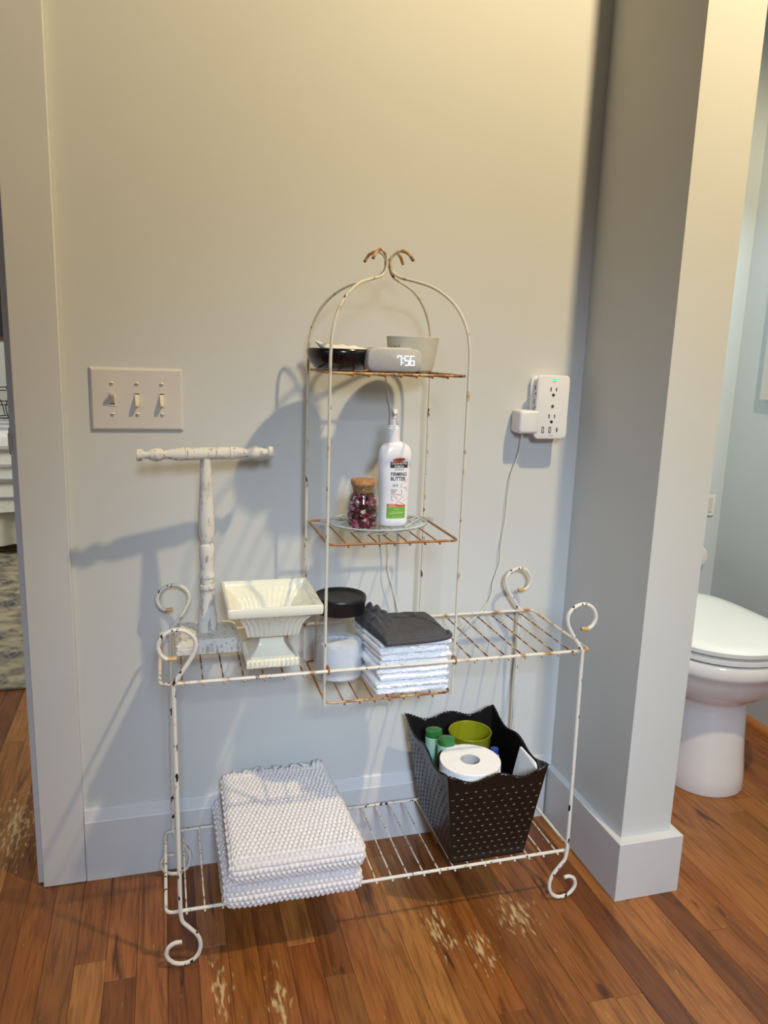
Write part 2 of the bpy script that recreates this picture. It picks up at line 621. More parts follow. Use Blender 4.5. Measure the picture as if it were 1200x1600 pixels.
# walls
struct('wall_back', MB().box(-0.078, X1, 0.0, 0.115, 0, HC).box(-0.95, -0.078, 0.0, 0.115, 2.05, HC).box(-1.6, -0.95, 0.0, 0.115, 0, HC), M_WALL)
struct('wall_partition', MB().box(X1, XT, YE, YA + 0.1, 0, HC), M_WALL)
struct('wall_alcove_back', MB().box(XT, XB + 0.1, YA, YA + 0.1, 0, HC), M_ALC)
struct('wall_right', MB().box(XB, XB + 0.1, -2.75, -0.37, 0, HC).box(XB, XB + 0.1, 0.33, YA, 0, HC)
       .box(XB, XB + 0.1, -0.37, 0.33, 0, 1.04).box(XB, XB + 0.1, -0.37, 0.33, 1.86, HC), M_ALC)
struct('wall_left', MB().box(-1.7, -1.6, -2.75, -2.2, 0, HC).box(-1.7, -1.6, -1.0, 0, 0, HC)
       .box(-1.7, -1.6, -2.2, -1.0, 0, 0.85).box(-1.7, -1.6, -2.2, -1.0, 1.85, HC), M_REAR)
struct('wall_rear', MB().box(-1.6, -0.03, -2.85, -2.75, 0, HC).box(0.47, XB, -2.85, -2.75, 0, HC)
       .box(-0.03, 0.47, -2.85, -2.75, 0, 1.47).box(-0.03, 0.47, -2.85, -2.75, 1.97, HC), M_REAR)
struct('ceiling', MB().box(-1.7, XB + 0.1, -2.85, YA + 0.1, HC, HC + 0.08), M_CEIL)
struct('wall_bedroom_far', MB().box(-2.6, 0.7, 4.5, 4.6, 0, HC), M_BEDW)
struct('wall_bedroom_left', MB().box(-2.6, -2.5, 0.115, 4.5, 0, HC), M_BEDW)
struct('wall_bedroom_right', MB().box(0.6, 0.7, 0.115, 4.5, 0, HC), M_BEDW)
struct('wall_bedroom_near', MB().box(-2.5, -0.96, 0.116, 0.14, 0, HC).box(-0.07, 0.6, 0.116, 0.14, 0, HC), M_BEDW)
struct('ceiling_bedroom', MB().box(-2.6, 0.7, 0.115, 4.6, HC + 0.001, HC + 0.08), M_CEIL)

# windows (frame, mullion, pane)


def window_y(name, x0, x1, z0, z1, y, s):
    t = thing(name, ((x0 + x1) / 2, y, z0), kind='structure')
    f = MB().box(x0 - 0.07, x0, y, y + s * 0.02, z0 - 0.07, z1 + 0.07).box(x1, x1 + 0.07, y, y + s * 0.02, z0 - 0.07, z1 + 0.07)
    f.box(x0, x1, y, y + s * 0.02, z1, z1 + 0.07).box(x0, x1, y, y + s * 0.02, z0 - 0.07, z0)
    obj('window_frame', f, M_TRIM, t, sm=False)
    obj('window_pane', MB().box(x0, x1, y - s * 0.06, y - s * 0.055, z0, z1), M_WINPANE, t, sm=False)
    return t


def window_x(name, y0, y1, z0, z1, x, s, pane=M_WINPANE):
    t = thing(name, (x, (y0 + y1) / 2, z0), kind='structure')
    f = MB().box(x, x + s * 0.02, y0 - 0.07, y0, z0 - 0.07, z1 + 0.07, ).box(x, x + s * 0.02, y1, y1 + 0.07, z0 - 0.07, z1 + 0.07)
    f.box(x, x + s * 0.02, y0, y1, z1, z1 + 0.07).box(x, x + s * 0.02, y0, y1, z0 - 0.07, z0)
    obj('window_frame', f, M_TRIM, t, sm=False)
    obj('window_pane', MB().box(x - s * 0.06, x - s * 0.055, y0, y1, z0, z1), pane, t, sm=False)
    return t


window_y('window_1', -0.03, 0.47, 1.47, 1.97, -2.75, 1)
window_x('added_window', -2.2, -1.0, 0.85, 1.85, -1.6, 1)  # unseen left-wall window with glowing pane, added to go with the side fill
wt = window_x('window_3', -0.37, 0.33, 1.04, 1.86, XB, -1)

# casing, jamb, baseboards
def chamf(mb, pts, x0, x1):
    """profile (y,z) polygon extruded along x"""
    n = len(pts)
    return mb.add([(x0, a, b) for a, b in pts] + [(x1, a, b) for a, b in pts],
                  [tuple(range(n)), tuple(range(2 * n - 1, n - 1, -1))] + [(i, i + n, (i + 1) % n + n, (i + 1) % n) for i in range(n)])


cas = struct('door_casing', MB().box(-0.081, -0.001, -0.017, -0.0005, 0.001, 2.13, 0.0015).box(-0.95, -0.0815, -0.017, -0.0005, 2.05, 2.13, 0.0015)
             .box(-1.03, -0.951, -0.017, -0.0005, 0.001, 2.13, 0.0015), M_TRIM)
cas.name = 'trim_1'
jb = struct('trim_2', MB().box(-0.0925, -0.0785, -0.0005, 0.116, 0.002, 2.05).box(-0.0785, -0.0760, -0.0004, 0.1155, 0.002, 2.05)
            .box(-0.951, -0.937, -0.0005, 0.116, 0.001, 2.05).box(-0.937, -0.0925, -0.0005, 0.116, 2.036, 2.05), M_TRIM)
obj('strike_plate', MB().box(-0.0945, -0.0926, 0.0, 0.03, 0.868, 0.915).tube([(-0.0925, -0.002, 0.876), (-0.0925, -0.002, 0.906)], 0.0035, 8), M_CHROME, jb)
bb = MB()
chamf(bb, [(-0.0145, 0.0), (-0.0145, 0.129), (-0.0125, 0.1315), (-0.0060, 0.151), (-0.003, 0.154), (0.0, 0.154), (0.0, 0.0)], 0.0, X1 - 0.019)
struct('baseboard_back', bb, M_TRIM)
# block round the partition foot: 19 mm board with flat top, joined round the end
mb = MB()
oz = 0.127
xo0, xo1, yo = 1.0215, 1.1680, -0.3190
ring_o = [(xo0, -0.0005), (xo0, yo), (xo1, yo), (xo1, YA)]
ring_i = [(X1, -0.0005), (X1, YE), (XT, YE), (XT, YA)]
vs = [(a, b, z) for z in (0.0, oz - 0.001) for a, b in ring_o] + [(a + (0.001 if i < 2 else -0.001), b + (0.001 if 0 < i < 3 else 0), oz) for i, (a, b) in enumerate(ring_o)] + [(a, b, oz) for a, b in ring_i]
fs = []
for i in range(3):
    for k in (0, 4, 8):
        fs.append((k + i, k + i + 1, k + i + 5, k + i + 4))
fs += [(0, 4, 8, 12), (3, 15, 11, 7)]
mb.add(vs, fs)
struct('baseboard_partition', mb, M_TRIM)
# alcove quarter-round mouldings in wood, along the alcove side and back walls
mb = MB()
qr = [(0, 0)] + [(0.019 * cos(a), 0.019 * sin(a)) for a in [i * pi / 10 for i in range(6)]]
n = len(qr)
mb.add([(XB - a, -1.4, b + 0.0002) for a, b in qr] + [(XB - a, YA, b + 0.0002) for a, b in qr],
       [tuple(range(n)), tuple(range(2 * n - 1, n - 1, -1))] + [(i, i + n, (i + 1) % n + n, (i + 1) % n) for i in range(n)])
mb.add([(XT + 0.02, YA - a, b + 0.0002) for a, b in qr] + [(XB - 0.02, YA - a, b + 0.0002) for a, b in qr],
       [tuple(range(n)), tuple(range(2 * n - 1, n - 1, -1))] + [(i, i + n, (i + 1) % n + n, (i + 1) % n) for i in range(n)])
struct('baseboard_alcove', mb, M_QROUND, sm=True)

# ceiling downlight
t = thing('ceiling_downlight', (1.14, -1.10, HC - 0.07), 'round white ceiling downlight glowing warm above the end of the partition', 'lamp')
obj('trim_ring', MB().lathe([(0.058, -0.001), (0.075, -0.001), (0.073, -0.008), (0.058, -0.01), (0.058, -0.001)], (1.14, -1.10, HC)), M_TRIM, t)
obj('diffuser', MB().lathe([(0.0, -0.004), (0.057, -0.004), (0.057, -0.002), (0.0, -0.002)], (1.14, -1.10, HC)), M_BULB, t)

# ================================================================== WALL FITTINGS
t = thing('light_switch', (0.1255, 0, 0.912), 'wide cream switch plate with three toggles on the wall', 'light switch')
x0, x1, z0, z1 = 0.0445, 0.2065, 0.912, 1.026
mb = MB()
rg = []
for i, yy in ((0, -0.0005), (0, -0.0025), (0.0035, -0.0058), (0.005, -0.0062)):
    rg.append([(x0 + i, yy, z0 + i), (x1 - i, yy, z0 + i), (x1 - i, yy, z1 - i), (x0 + i, yy, z1 - i)])
mb.rings(rg, True, True)
obj('switch_plate', mb, M_PLATE, t, sm=False)
for i, cx in enumerate((0.0825, 0.1258, 0.1692)):
    zc = 0.970
    up = (i == 0)
    fr = MB()
    for (a, b, c, d) in ((-0.0055, 0.0055, 0.0105, 0.0125), (-0.0055, 0.0055, -0.0125, -0.0105), (-0.0055, -0.0042, -0.0105, 0.0105), (0.0042, 0.0055, -0.0105, 0.0105)):
        fr.box(cx + a, cx + b, -0.0074, -0.0063, zc + c, zc + d)
    obj('toggle_frame', fr, M_TOGGLE, t, sm=False)
    obj('toggle_slot', MB().box(cx - 0.0042, cx + 0.0042, -0.0066, -0.0063, zc - 0.0105, zc + 0.0105), M_SLOT, t, sm=False)
    s = 1 if up else -1
    mb = MB()
    rg = []
    for k, (yy, zz, hw, hh) in enumerate(((-0.0067, 0, 0.0040, 0.0085), (-0.010, s * 0.002, 0.0037, 0.0068), (-0.016, s * 0.0068, 0.0034, 0.0042), (-0.0195, s * 0.0095, 0.0032, 0.0032), (-0.0202, s * 0.0102, 0.0022, 0.0020))):
        rg.append([(cx - hw, yy, zc + zz - hh), (cx + hw, yy, zc + zz - hh), (cx + hw, yy, zc + zz + hh), (cx - hw, yy, zc + zz + hh)])
    obj('toggle', mb.rings(rg), M_TOGGLE, t, angle=50)
    for zz in (0.0275, -0.028):
        sc = obj('screw', MB().lathe([(0.0036, 0.0063), (0.0036, 0.0071), (0.0026, 0.0080), (0.0, 0.0083)], (cx, 0, zc + zz), 12, 'y'), M_TOGGLE, t)
        obj('screw_slot', MB().box(cx - 0.0030, cx + 0.0030, -0.0086, -0.0079, zc + zz - 0.0004, zc + zz + 0.0004), M_SLOT, sc, sm=False)


def rrect(cx, cz, hw, hh, r, n=5):
    out = []
    for (sx, sz, a0) in ((1, 1, 0), (-1, 1, pi / 2), (-1, -1, pi), (1, -1, 3 * pi / 2)):
        for k in range(n + 1):
            a = a0 + k * (pi / 2) / n
            out.append((cx + sx * (hw - r) + r * cos(a), cz + sz * (hh - r) + r * sin(a)))
    return out


t = thing('wall_charger', (0.9445, 0, 0.903), 'white multi-outlet surge protector with green light plugged into the wall', 'outlet')
cx, cz, hw, hh = 0.9455, 0.968, 0.0368, 0.0655
rg = []
for yy, i in ((-0.0008, 0.004), (-0.010, 0.004), (-0.0105, 0.0025), (-0.0115, 0.0025)):
    rg.append([(a, yy, b) for a, b in rrect(cx, cz, hw - i, hh - i, 0.008)])
obj('back_plate', MB().rings(rg), M_PLASTIC, t, angle=50)
rg = []
for yy, i in ((-0.0116, 0.0075), (-0.040, 0.0075)):
    rg.append([(a, yy, b) for a, b in rrect(cx, cz, hw - i, hh - i, 0.006)])
obj('body', MB().rings(rg), M_PLASTIC, t, angle=50)
rg = []
for yy, i in ((-0.0401, 0.0006), (-0.044, 0.0), (-0.0455, 0.0006), (-0.0462, 0.0022)):
    rg.append([(a, yy, b) for a, b in rrect(cx, cz, hw - i, hh - i, 0.009)])
obj('face_plate', MB().rings(rg), M_PLASTIC, t, angle=50)
FY = -0.0463
for dz in (0.037, -0.018):
    mb = MB().box(cx - 0.0075, cx - 0.0052, FY - 0.0004, FY, cz + dz - 0.0042, cz + dz + 0.0042)
    mb.box(cx + 0.0052, cx + 0.0073, FY - 0.0004, FY, cz + dz - 0.0036, cz + dz + 0.0036)
    mb.lathe([(0.0, 0), (0.0033, 0), (0.0033, 0.0004), (0.0, 0.0004)], (cx, FY, cz + dz - 0.0115), 12, 'y')
    obj('outlet_slots', mb, M_SLOT, t, sm=False)
obj('centre_screw', MB().lathe([(0.0034, 0), (0.0034, 0.0006), (0.0, 0.0009)], (cx, FY, cz + 0.0025), 14, 'y'), plain('grey_screw', srgb(90, 88, 86), 0.4), t)
for dx, hw2 in ((-0.0185, 0.0026), (-0.0025, 0.0026)):
    p_ = obj('usb_port', MB().box(cx + dx - hw2, cx + dx + hw2, FY - 0.0004, FY, cz - 0.0525, cz - 0.0400), M_SLOT, t, sm=False)
    obj('usb_tongue', MB().box(cx + dx - 0.0013, cx + dx + 0.0012, FY - 0.0008, FY - 0.0004, cz - 0.0505, cz - 0.042), M_TOGGLE, p_, sm=False)
obj('usb_c_port', MB().rings([[(a, yy, b) for a, b in rrect(cx + 0.0135, cz - 0.046, 0.0014, 0.0044, 0.0013, 3)] for yy in (FY, FY - 0.0004)]), M_SLOT, t, sm=False)
obj('power_light', MB().box(cx - 0.0055, cx + 0.0075, FY - 0.0004, FY, cz + 0.0555, cz + 0.0585), M_GREEN_LED, t, sm=False)
mb = text_mb('POWER', cx, cz + 0.0515, 0.0026, FY - 0.0002, 'CENTER')
tag(obj('printing', mb, M_SLOT, t, sm=False), kind='stuff')
tag(obj('printing', text_mb('15W   20W', cx, cz - 0.0590, 0.0024, FY - 0.0002, 'CENTER'), M_SLOT, t, sm=False), kind='stuff')
mb = MB()
for dz in (0.030, 0.002):
    for (a, b) in ((0.0, 0.0012), (0.010, 0.0112)):
        mb.box(0.9160 - 0.0004, 0.9162, -0.032 + a, -0.032 + b + 0.0008, cz + dz + 0.004, cz + dz + 0.013)
    mb.box(0.9160 - 0.0004, 0.9162, -0.0275, -0.0235, cz + dz - 0.005, cz + dz - 0.001)
obj('side_outlet_slots', mb, M_SLOT, t, sm=False)

t = thing('usb_adapter', (0.894, -0.026, 0.914), 'small white cube charging adapter plugged in the left side of the surge protector', 'adapter')
rg = []
for xx, i in ((0.8735, 0.004), (0.8745, 0.002), (0.8775, 0.0), (0.914, 0.0), (0.9155, 0.0015)):
    rg.append([(xx, -0.0265 + a, 0.9375 + b) for a, b in rrect(0, 0, 0.0225 - i, 0.0237 - i, 0.006)])
obj('adapter_body', MB().rings(rg), M_PLASTIC, t, angle=50)

cordp = [(0.8905, -0.028, 0.9135), (0.892, -0.024, 0.895), (0.890, -0.014, 0.862), (0.880, -0.008, 0.825), (0.876, -0.008, 0.785), (0.874, -0.010, 0.75), (0.872, -0.008, 0.71), (0.866, -0.010, 0.665),
         (0.866, -0.010, 0.63), (0.853, -0.010, 0.585), (0.851, -0.012, 0.56), (0.835, -0.013, 0.53), (0.80, -0.013, 0.495), (0.77, -0.013, 0.455), (0.73, -0.014, 0.443), (0.68, -0.014, 0.455), (0.645, -0.016, 0.51), (0.627, -0.018, 0.575), (0.612, -0.018, 0.625),
         (0.611, -0.018, 0.66), (0.608, -0.018, 0.69), (0.603, -0.018, 0.74), (0.602, -0.018, 0.85), (0.606, -0.018, 0.93), (0.605, -0.018, 0.96), (0.598, -0.020, 0.99), (0.592, -0.022, 1.02), (0.585, -0.05, 1.046), (0.572, -0.09, 1.052), (0.560, -0.13, 1.048), (0.556, -0.145, 1.045)]
cp = [Vector(p) for p in cordp]
tag(obj('charging_cord', MB().tube(smooth(cp, 5), 0.0014, 6), M_CORD), 'thin white cord hanging from the wall adapter down behind the wire stand', 'cord')

# ================================================================== WIRE STAND
FIT = True
XL, XR, YF, YB = 0.155, 0.914, -0.313, -0.083
st = thing('wire_stand', (0.535, -0.198, 0.032), 'chipped white wrought iron wire stand with scrolled legs and a tall arched tower', 'shelf stand')


def loop(x0, x1, y0, y1, z, r=0.011, k=4):
    pts = []
    for (cx_, cy_, a0) in ((x1 - r, y1 - r, 0), (x0 + r, y1 - r, pi / 2), (x0 + r, y0 + r, pi), (x1 - r, y0 + r, 3 * pi / 2)):
        for j in range(k + 1):
            a = a0 + j * (pi / 2) / k
            pts.append((cx_ + r * cos(a), cy_ + r * sin(a), z))
    # subdivide long runs so chips have vertices to sit between
    return pts


def shelf(name, x0, x1, y0, y1, z, r, wires, wr, mat, wmat):
    lp = obj(name, MB().tube(loop(x0, x1, y0, y1, z), r, 8, close=True), mat, st)
    for wx in wires:
        zz = z - r * 0.55 - wr
        mb = MB().tube([(wx, y1 + 0.001, zz), (wx, y0 - r - 0.002, zz), (wx, y0 - r - 0.003, zz)], [wr, wr, wr * 0.7], 6)
        mb.lathe([(0.0, -0.0021), (0.0015, -0.0015), (0.0021, 0), (0.0015, 0.0015), (0.0, 0.0021)], (wx, y0 - r * 0.7 - 0.001, zz - 0.0008), 8)
        obj('shelf_wire', mb, wmat, lp)
    return lp


low_w = [0.1885 + 0.0303 * i for i in range(24)]
shelf('lower_shelf', XL, XR, YF, YB, 0.132, 0.0030, low_w, 0.0015, M_LEGW, M_WIREW)
mid_w = [0.1895 + 0.0325 * i for i in range(7)] + [0.687 + 0.0325 * i for i in range(7)]
shelf('middle_shelf', XL, XR, YF - 0.002, YB, 0.544, 0.0031, mid_w, 0.0015, M_RAILW, M_WIRE)
TX0, TX1, TY0, TY1 = 0.424, 0.652, -0.300, -0.110
tw = [0.458 + 0.0266 * i for i in range(7)]
for nm, z, mt_, wm in (('tower_top_shelf', 1.034, M_RUSTY, M_RUST), ('tower_middle_shelf', 0.757, M_RUST, M_RUST), ('tower_bottom_shelf', 0.479, M_RUSTY, M_RUST)):
    shelf(nm, TX0 + 0.001, TX1 - 0.001, TY0 + 0.001, TY1 - 0.001, z, 0.0022, tw, 0.0014, mt_, wm)

# legs with scrolls
top_s = [(0, .545), (.013, .564), (.027, .585), (.035, .604), (.033, .620), (.020, .632), (.003, .635), (-.013, .627), (-.0215, .611), (-.018, .596), (-.008, .588), (.006, .588)]
bot_s = [(0, .133), (.003, .116), (.014, .102), (.027, .085), (.032, .066), (.027, .047), (.014, .036), (-.002, .0345), (-.016, .041), (-.0245, .055), (-.0215, .069), (-.011, .0765), (.001, .0765)]
for (lx0, lx1, ly, s) in ((0.1785, 0.1755, YF - 0.006, 1), (0.903, 0.898, YF - 0.006, -1), (0.170, 0.1735, YB + 0.005, 1), (0.893, 0.887, YB + 0.005, -1)):
    low = smooth([(lx0 + s * a, ly, z) for a, z in bot_s], 5)[::-1]
    top = smooth([(lx1 + s * a, ly, z) for a, z in top_s], 5)
    mid = [Vector((lx0 + (lx1 - lx0) * k / 12, ly, .133 + (.545 - .133) * k / 12)) for k in range(1, 12)]
    lg = obj('leg', MB().tube(low + mid + top, 0.0036, 8), M_LEGW, st)
    obj('scroll_tip', MB().tube(top[-6:], 0.00375, 8), M_TIP, lg)
# tower posts arching to the finial
ccx, ccy = (TX0 + TX1) / 2, (TY0 + TY1) / 2
arch = [(.1480, 1.040), (.1475, 1.065), (.1450, 1.090), (.1380, 1.115), (.1240, 1.140), (.1040, 1.160), (.0780, 1.1755), (.0480, 1.1845), (.0220, 1.1910), (.0080, 1.2000), (.0045, 1.2130), (.0080, 1.2260), (.0200, 1.2330), (.0340, 1.2290), (.0440, 1.2170)]
for sx in (-1, 1):
    for sy in (-1, 1):
        R0 = math.hypot(TX1 - ccx, TY1 - ccy)
        e = Vector(((TX1 - ccx) * sx, (TY1 - ccy) * sy, 0)).normalized()
        pts = [Vector((ccx, ccy, 0)) + e * (R0 + 0.0025) + Vector((0, 0, z)) for z in [0.476 + (1.03 - 0.476) * k / 14 for k in range(15)]]
        pts += smooth([Vector((ccx, ccy, z)) + e * (r * (R0 + 0.0025) / 0.148) for r, z in arch], 5)
        ps = obj('tower_post', MB().tube(pts, 0.0026 if sy < 0 else 0.0024, 8), M_POSTW, st)
        obj('post_tip', MB().tube(pts[-10:], 0.00275, 8), M_RUSTY, ps)
obj('finial_knot', MB().tube([(ccx - 0.006, ccy, 1.2135), (ccx + 0.006, ccy, 1.2135)], 0.0042, 10).tube([(ccx, ccy, 1.206), (ccx, ccy, 1.221)], 0.003, 8), M_RUST, st)
for gx in (TX0 + 0.001, TX1 - 0.001):
    rg = [(gx + 0.001, -0.308 + 0.0095 * cos(a), 0.5435 + 0.0062 * sin(a)) for a in [2 * pi * k / 16 for k in range(16)]]
    obj('ring_clamp', MB().tube(rg, 0.0019, 6, close=True), M_RUST, st)

# ================================================================== HAND TOWEL HOLDER
hx, hy = 0.2385, -0.150
t = thing('towel_holder', (hx, hy, 0.548), 'whitewashed turned wooden T-shaped holder on a square base', 'towel holder')
SZ = 0.5475
rg = []
for z, i in ((SZ, 0.0), (SZ + 0.010, 0.0), (SZ + 0.0105, 0.0015), (SZ + 0.0145, 0.0015), (SZ + 0.022, 0.011), (SZ + 0.0225, 0.0125)):
    a, b, c = 0.0565 - i, 0.058 - i, 0.004
    rg.append([(hx - 0.0025 + x_, hy + y_, z) for x_, y_ in rrect(0, 0, a, b, c, 2)])
obj('base', MB().rings(rg), M_STAND, t, sm=False)
prof = [(1205, 40), (1195, 47), (1170, 51), (1130, 53), (1090, 50), (1050, 44), (1000, 40), (960, 38), (940, 38), (936, 42), (930, 44), (918, 45), (910, 42), (906, 37), (890, 37), (872, 37), (868, 42), (858, 43), (850, 40), (838, 37),
        (820, 36), (790, 36.5), (760, 40), (730, 42), (705, 42), (685, 38), (677, 31), (672, 30), (666, 33), (640, 39), (600, 43), (560, 44), (520, 43), (470, 40), (410, 36), (350, 32.5), (290, 30), (240, 28), (205, 27.5)]
mb = MB()
pz = lambda cy: 0.878 - (660 + cy / 3.636 - 718) * 0.001158
mb.lathe([(w_ / 3.636 * 0.00118, pz(cy)) for cy, w_ in prof], (hx, hy, 0), 28)
obj('post', mb, M_STAND, t, angle=28)
bp = [(55, 26), (57, 33), (68, 35), (84, 34), (88, 26), (95, 21), (110, 22), (130, 29), (150, 36), (170, 38), (188, 34), (205, 26), (225, 25), (250, 31), (275, 36), (300, 39), (314, 39), (317, 33), (320, 33), (323, 37), (360, 37), (447, 36)]
bp = [(a, b) for a, b in bp] + [(894 - a, b) for a, b in bp[-2::-1]]
mb = MB()
mb.lathe([(w_ / 3.636 * 0.00107, (cx_ - 450) / 3.636 * 0.00107) for cx_, w_ in bp], (0.2425, hy, 0.8885), 24, 'x')
mb.v = [(a, b + 0.15 * (a - 0.2425), c) for a, b, c in mb.v]
obj('crossbar', mb, M_STAND, t, angle=28)

# ================================================================== IVORY PLANTER
px_, py_ = 0.3375, -0.2440
t = thing('ceramic_planter', (px_, py_, 0.5475), 'ivory glazed rectangular footed planter with fluted sides', 'planter')


def rect_ring(hw, hd, z, fl=0.0, cr=0.004, npx=60, npy=60, per=12, cx=px_, cy=py_):
    """rounded rectangle ring with flutes cut in its sides"""
    out = []
    for side in range(4):
        n_ = npx if side % 2 == 0 else npy
        for k in range(n_):
            u = k / n_
            s_ = -1 + 2 * u
            dep = fl * (0.5 - 0.5 * cos(2 * pi * per * u))
            # corner rounding
            e = 1 - abs(s_)
            L = hw if side % 2 == 0 else hd
            cc = max(0.0, cr - e * L)
            dd = dep + cc * cc / (2 * cr) * 0.6
            if side == 0:
                p = (s_ * hw, -hd + dd)
            elif side == 1:
                p = (hw - dd, s_ * hd)
            elif side == 2:
                p = (-s_ * hw, hd - dd)
            else:
                p = (-hw + dd, -s_ * hd)
            out.append((cx + p[0], cy + p[1], z))
    return out


BZ = 0.5475
foot = [rect_ring(0.042, 0.046, BZ, 0.002), rect_ring(0.0445, 0.0485, BZ + 0.002, 0.0022), rect_ring(0.0445, 0.0485, BZ + 0.0125, 0.0022), rect_ring(0.0425, 0.0465, BZ + 0.0150, 0.0015),
        rect_ring(0.0375, 0.040, BZ + 0.0155, 0.0), rect_ring(0.037, 0.0395, BZ + 0.018, 0), rect_ring(0.031, 0.033, BZ + 0.022, 0), rect_ring(0.0255, 0.027, BZ + 0.029, 0), rect_ring(0.0215, 0.023, BZ + 0.037, 0),
        rect_ring(0.0205, 0.022, BZ + 0.046, 0), rect_ring(0.022, 0.0235, BZ + 0.0535, 0)]
obj('foot', MB().rings(foot), M_IVORY, t, angle=35)
body = [rect_ring(0.024, 0.026, BZ + 0.0535, 0), rect_ring(0.042, 0.044, BZ + 0.0545, 0.001), rect_ring(0.0435, 0.0455, BZ + 0.0565, 0.0022), rect_ring(0.0450, 0.0475, BZ + 0.064, 0.003), rect_ring(0.0475, 0.050, BZ + 0.074, 0.0032),
        rect_ring(0.0525, 0.055, BZ + 0.084, 0.0034), rect_ring(0.060, 0.0625, BZ + 0.0925, 0.003), rect_ring(0.0665, 0.0690, BZ + 0.0965, 0.001), rect_ring(0.072, 0.075, BZ + 0.0985, 0), rect_ring(0.0755, 0.0785, BZ + 0.1005, 0),
        rect_ring(0.0765, 0.0795, BZ + 0.1030, 0), rect_ring(0.0770, 0.0800, BZ + 0.1140, 0), rect_ring(0.0760, 0.0790, BZ + 0.1160, 0), rect_ring(0.0735, 0.0765, BZ + 0.1165, 0), rect_ring(0.0715, 0.0745, BZ + 0.1155, 0),
        rect_ring(0.0700, 0.0730, BZ + 0.1080, 0), rect_ring(0.0675, 0.0705, BZ + 0.1045, 0.0), rect_ring(0.0560, 0.0590, BZ + 0.095, 0.0022), rect_ring(0.0480, 0.0510, BZ + 0.084, 0.0028), rect_ring(0.0430, 0.0455, BZ + 0.070, 0.0024), rect_ring(0.040, 0.042, BZ + 0.062, 0.001), rect_ring(0.034, 0.036, BZ + 0.060, 0)]
obj('bowl', MB().rings(body), M_IVORY, t, angle=35)

# ================================================================== GLASS CANISTER
gx, gy, gz = 0.4690, -0.200, 0.4820
t = thing('glass_canister', (gx, gy, gz), 'clear glass canister with a flat black lid, half full', 'canister')
obj('glass_body', MB().lathe([(0.0, 0.0), (0.041, 0.0), (0.0445, 0.003), (0.0455, 0.008), (0.0455, 0.118), (0.043, 0.128), (0.041, 0.132), (0.041, 0.140), (0.0395, 0.140), (0.0395, 0.131), (0.0435, 0.117), (0.0435, 0.0085), (0.040, 0.005), (0.0, 0.005)], (gx, gy, gz), 48), M_GLASS, t)
obj('lid', MB().lathe([(0.0, 0.1395), (0.0435, 0.1395), (0.0440, 0.128), (0.0450, 0.128), (0.0458, 0.146), (0.0475, 0.1500), (0.0475, 0.1550), (0.0460, 0.1572), (0.0435, 0.1562), (0.0405, 0.1530), (0.0, 0.1515)], (gx, gy, gz), 48), M_BLACKP, t)
mb = MB()
rg = []
for r_, z in ((0.0, 0.0055), (0.039, 0.0055), (0.0425, 0.009), (0.0425, 0.070), (0.034, 0.0735), (0.022, 0.075), (0.010, 0.0755), (0.0, 0.076)):
    rg.append([(gx + max(r_, 1e-5) * cos(a), gy + max(r_, 1e-5) * sin(a), gz + z + (fbm((cos(a) * 3 + z * 30, sin(a) * 3, r_ * 60)) * 0.005 if z > 0.069 else 0)) for a in [2 * pi * k / 40 for k in range(40)]])
mb.rings(rg, False, False)
tag(obj('bath_salt', mb, M_SALT), 'fine white salt filling the lower half of the glass canister', 'salt', kind='stuff')

# ================================================================== WASHCLOTHS


def folded(name, x0, x1, y0, y1, z0, h, mat, amp, seed, parent=None, nx=26, nr=30, skew=0.0, droop=0.0, fuzz=0.0006, plies=1, cap=True):
    """folded cloth: rounded fold at the front, running along x"""
    mb = MB()
    rings = []
    for i in range(nx + 1):
        u = i / nx
        ring = []
        for j in range(nr):
            a = 2 * pi * j / nr
            ca, sa = cos(a), sin(a)
            # superellipse cross-section in y-z
            e = 0.32
            yy = math.copysign(abs(ca) ** e, ca)
            zz = math.copysign(abs(sa) ** 0.62, sa)
            edge = min(u, 1 - u) * (x1 - x0)
            sh = 1 - max(0.0, 1 - edge / (h * 0.45)) ** 2 * 0.35
            X = x0 + (x1 - x0) * u
            Y = (y0 + y1) / 2 + yy * (y1 - y0) / 2 * (1 - (1 - sh) * 0.06)
            Z = z0 + h / 2 + zz * h / 2 * sh
            nz = fbm((X * 14 + seed, Y * 14, seed * 1.7))
            X += skew * (Y - y0) + fbm((Y * 30, Z * 60, seed)) * 0.002 * (1 if i in (0, nx) else 0.3)
            Y += fbm((X * 20, seed, 3.1)) * amp * (1 if ca < 0 else 2)
            Z += nz * amp * 0.5 * (0.6 + 0.4 * zz) + droop * max(0.0, 0.18 - u) * (1 if zz > -0.5 else 0.3)
            f_ = fuzz * fbm((X * 420, Y * 420 + seed, Z * 420))
            ring.append((X, Y + f_ * yy, max(Z + f_ * zz, z0 + 0.0002)))
        rings.append(ring)
    mb.rings(rings, cap, cap)
    return obj(name, mb, mat, parent, angle=60)


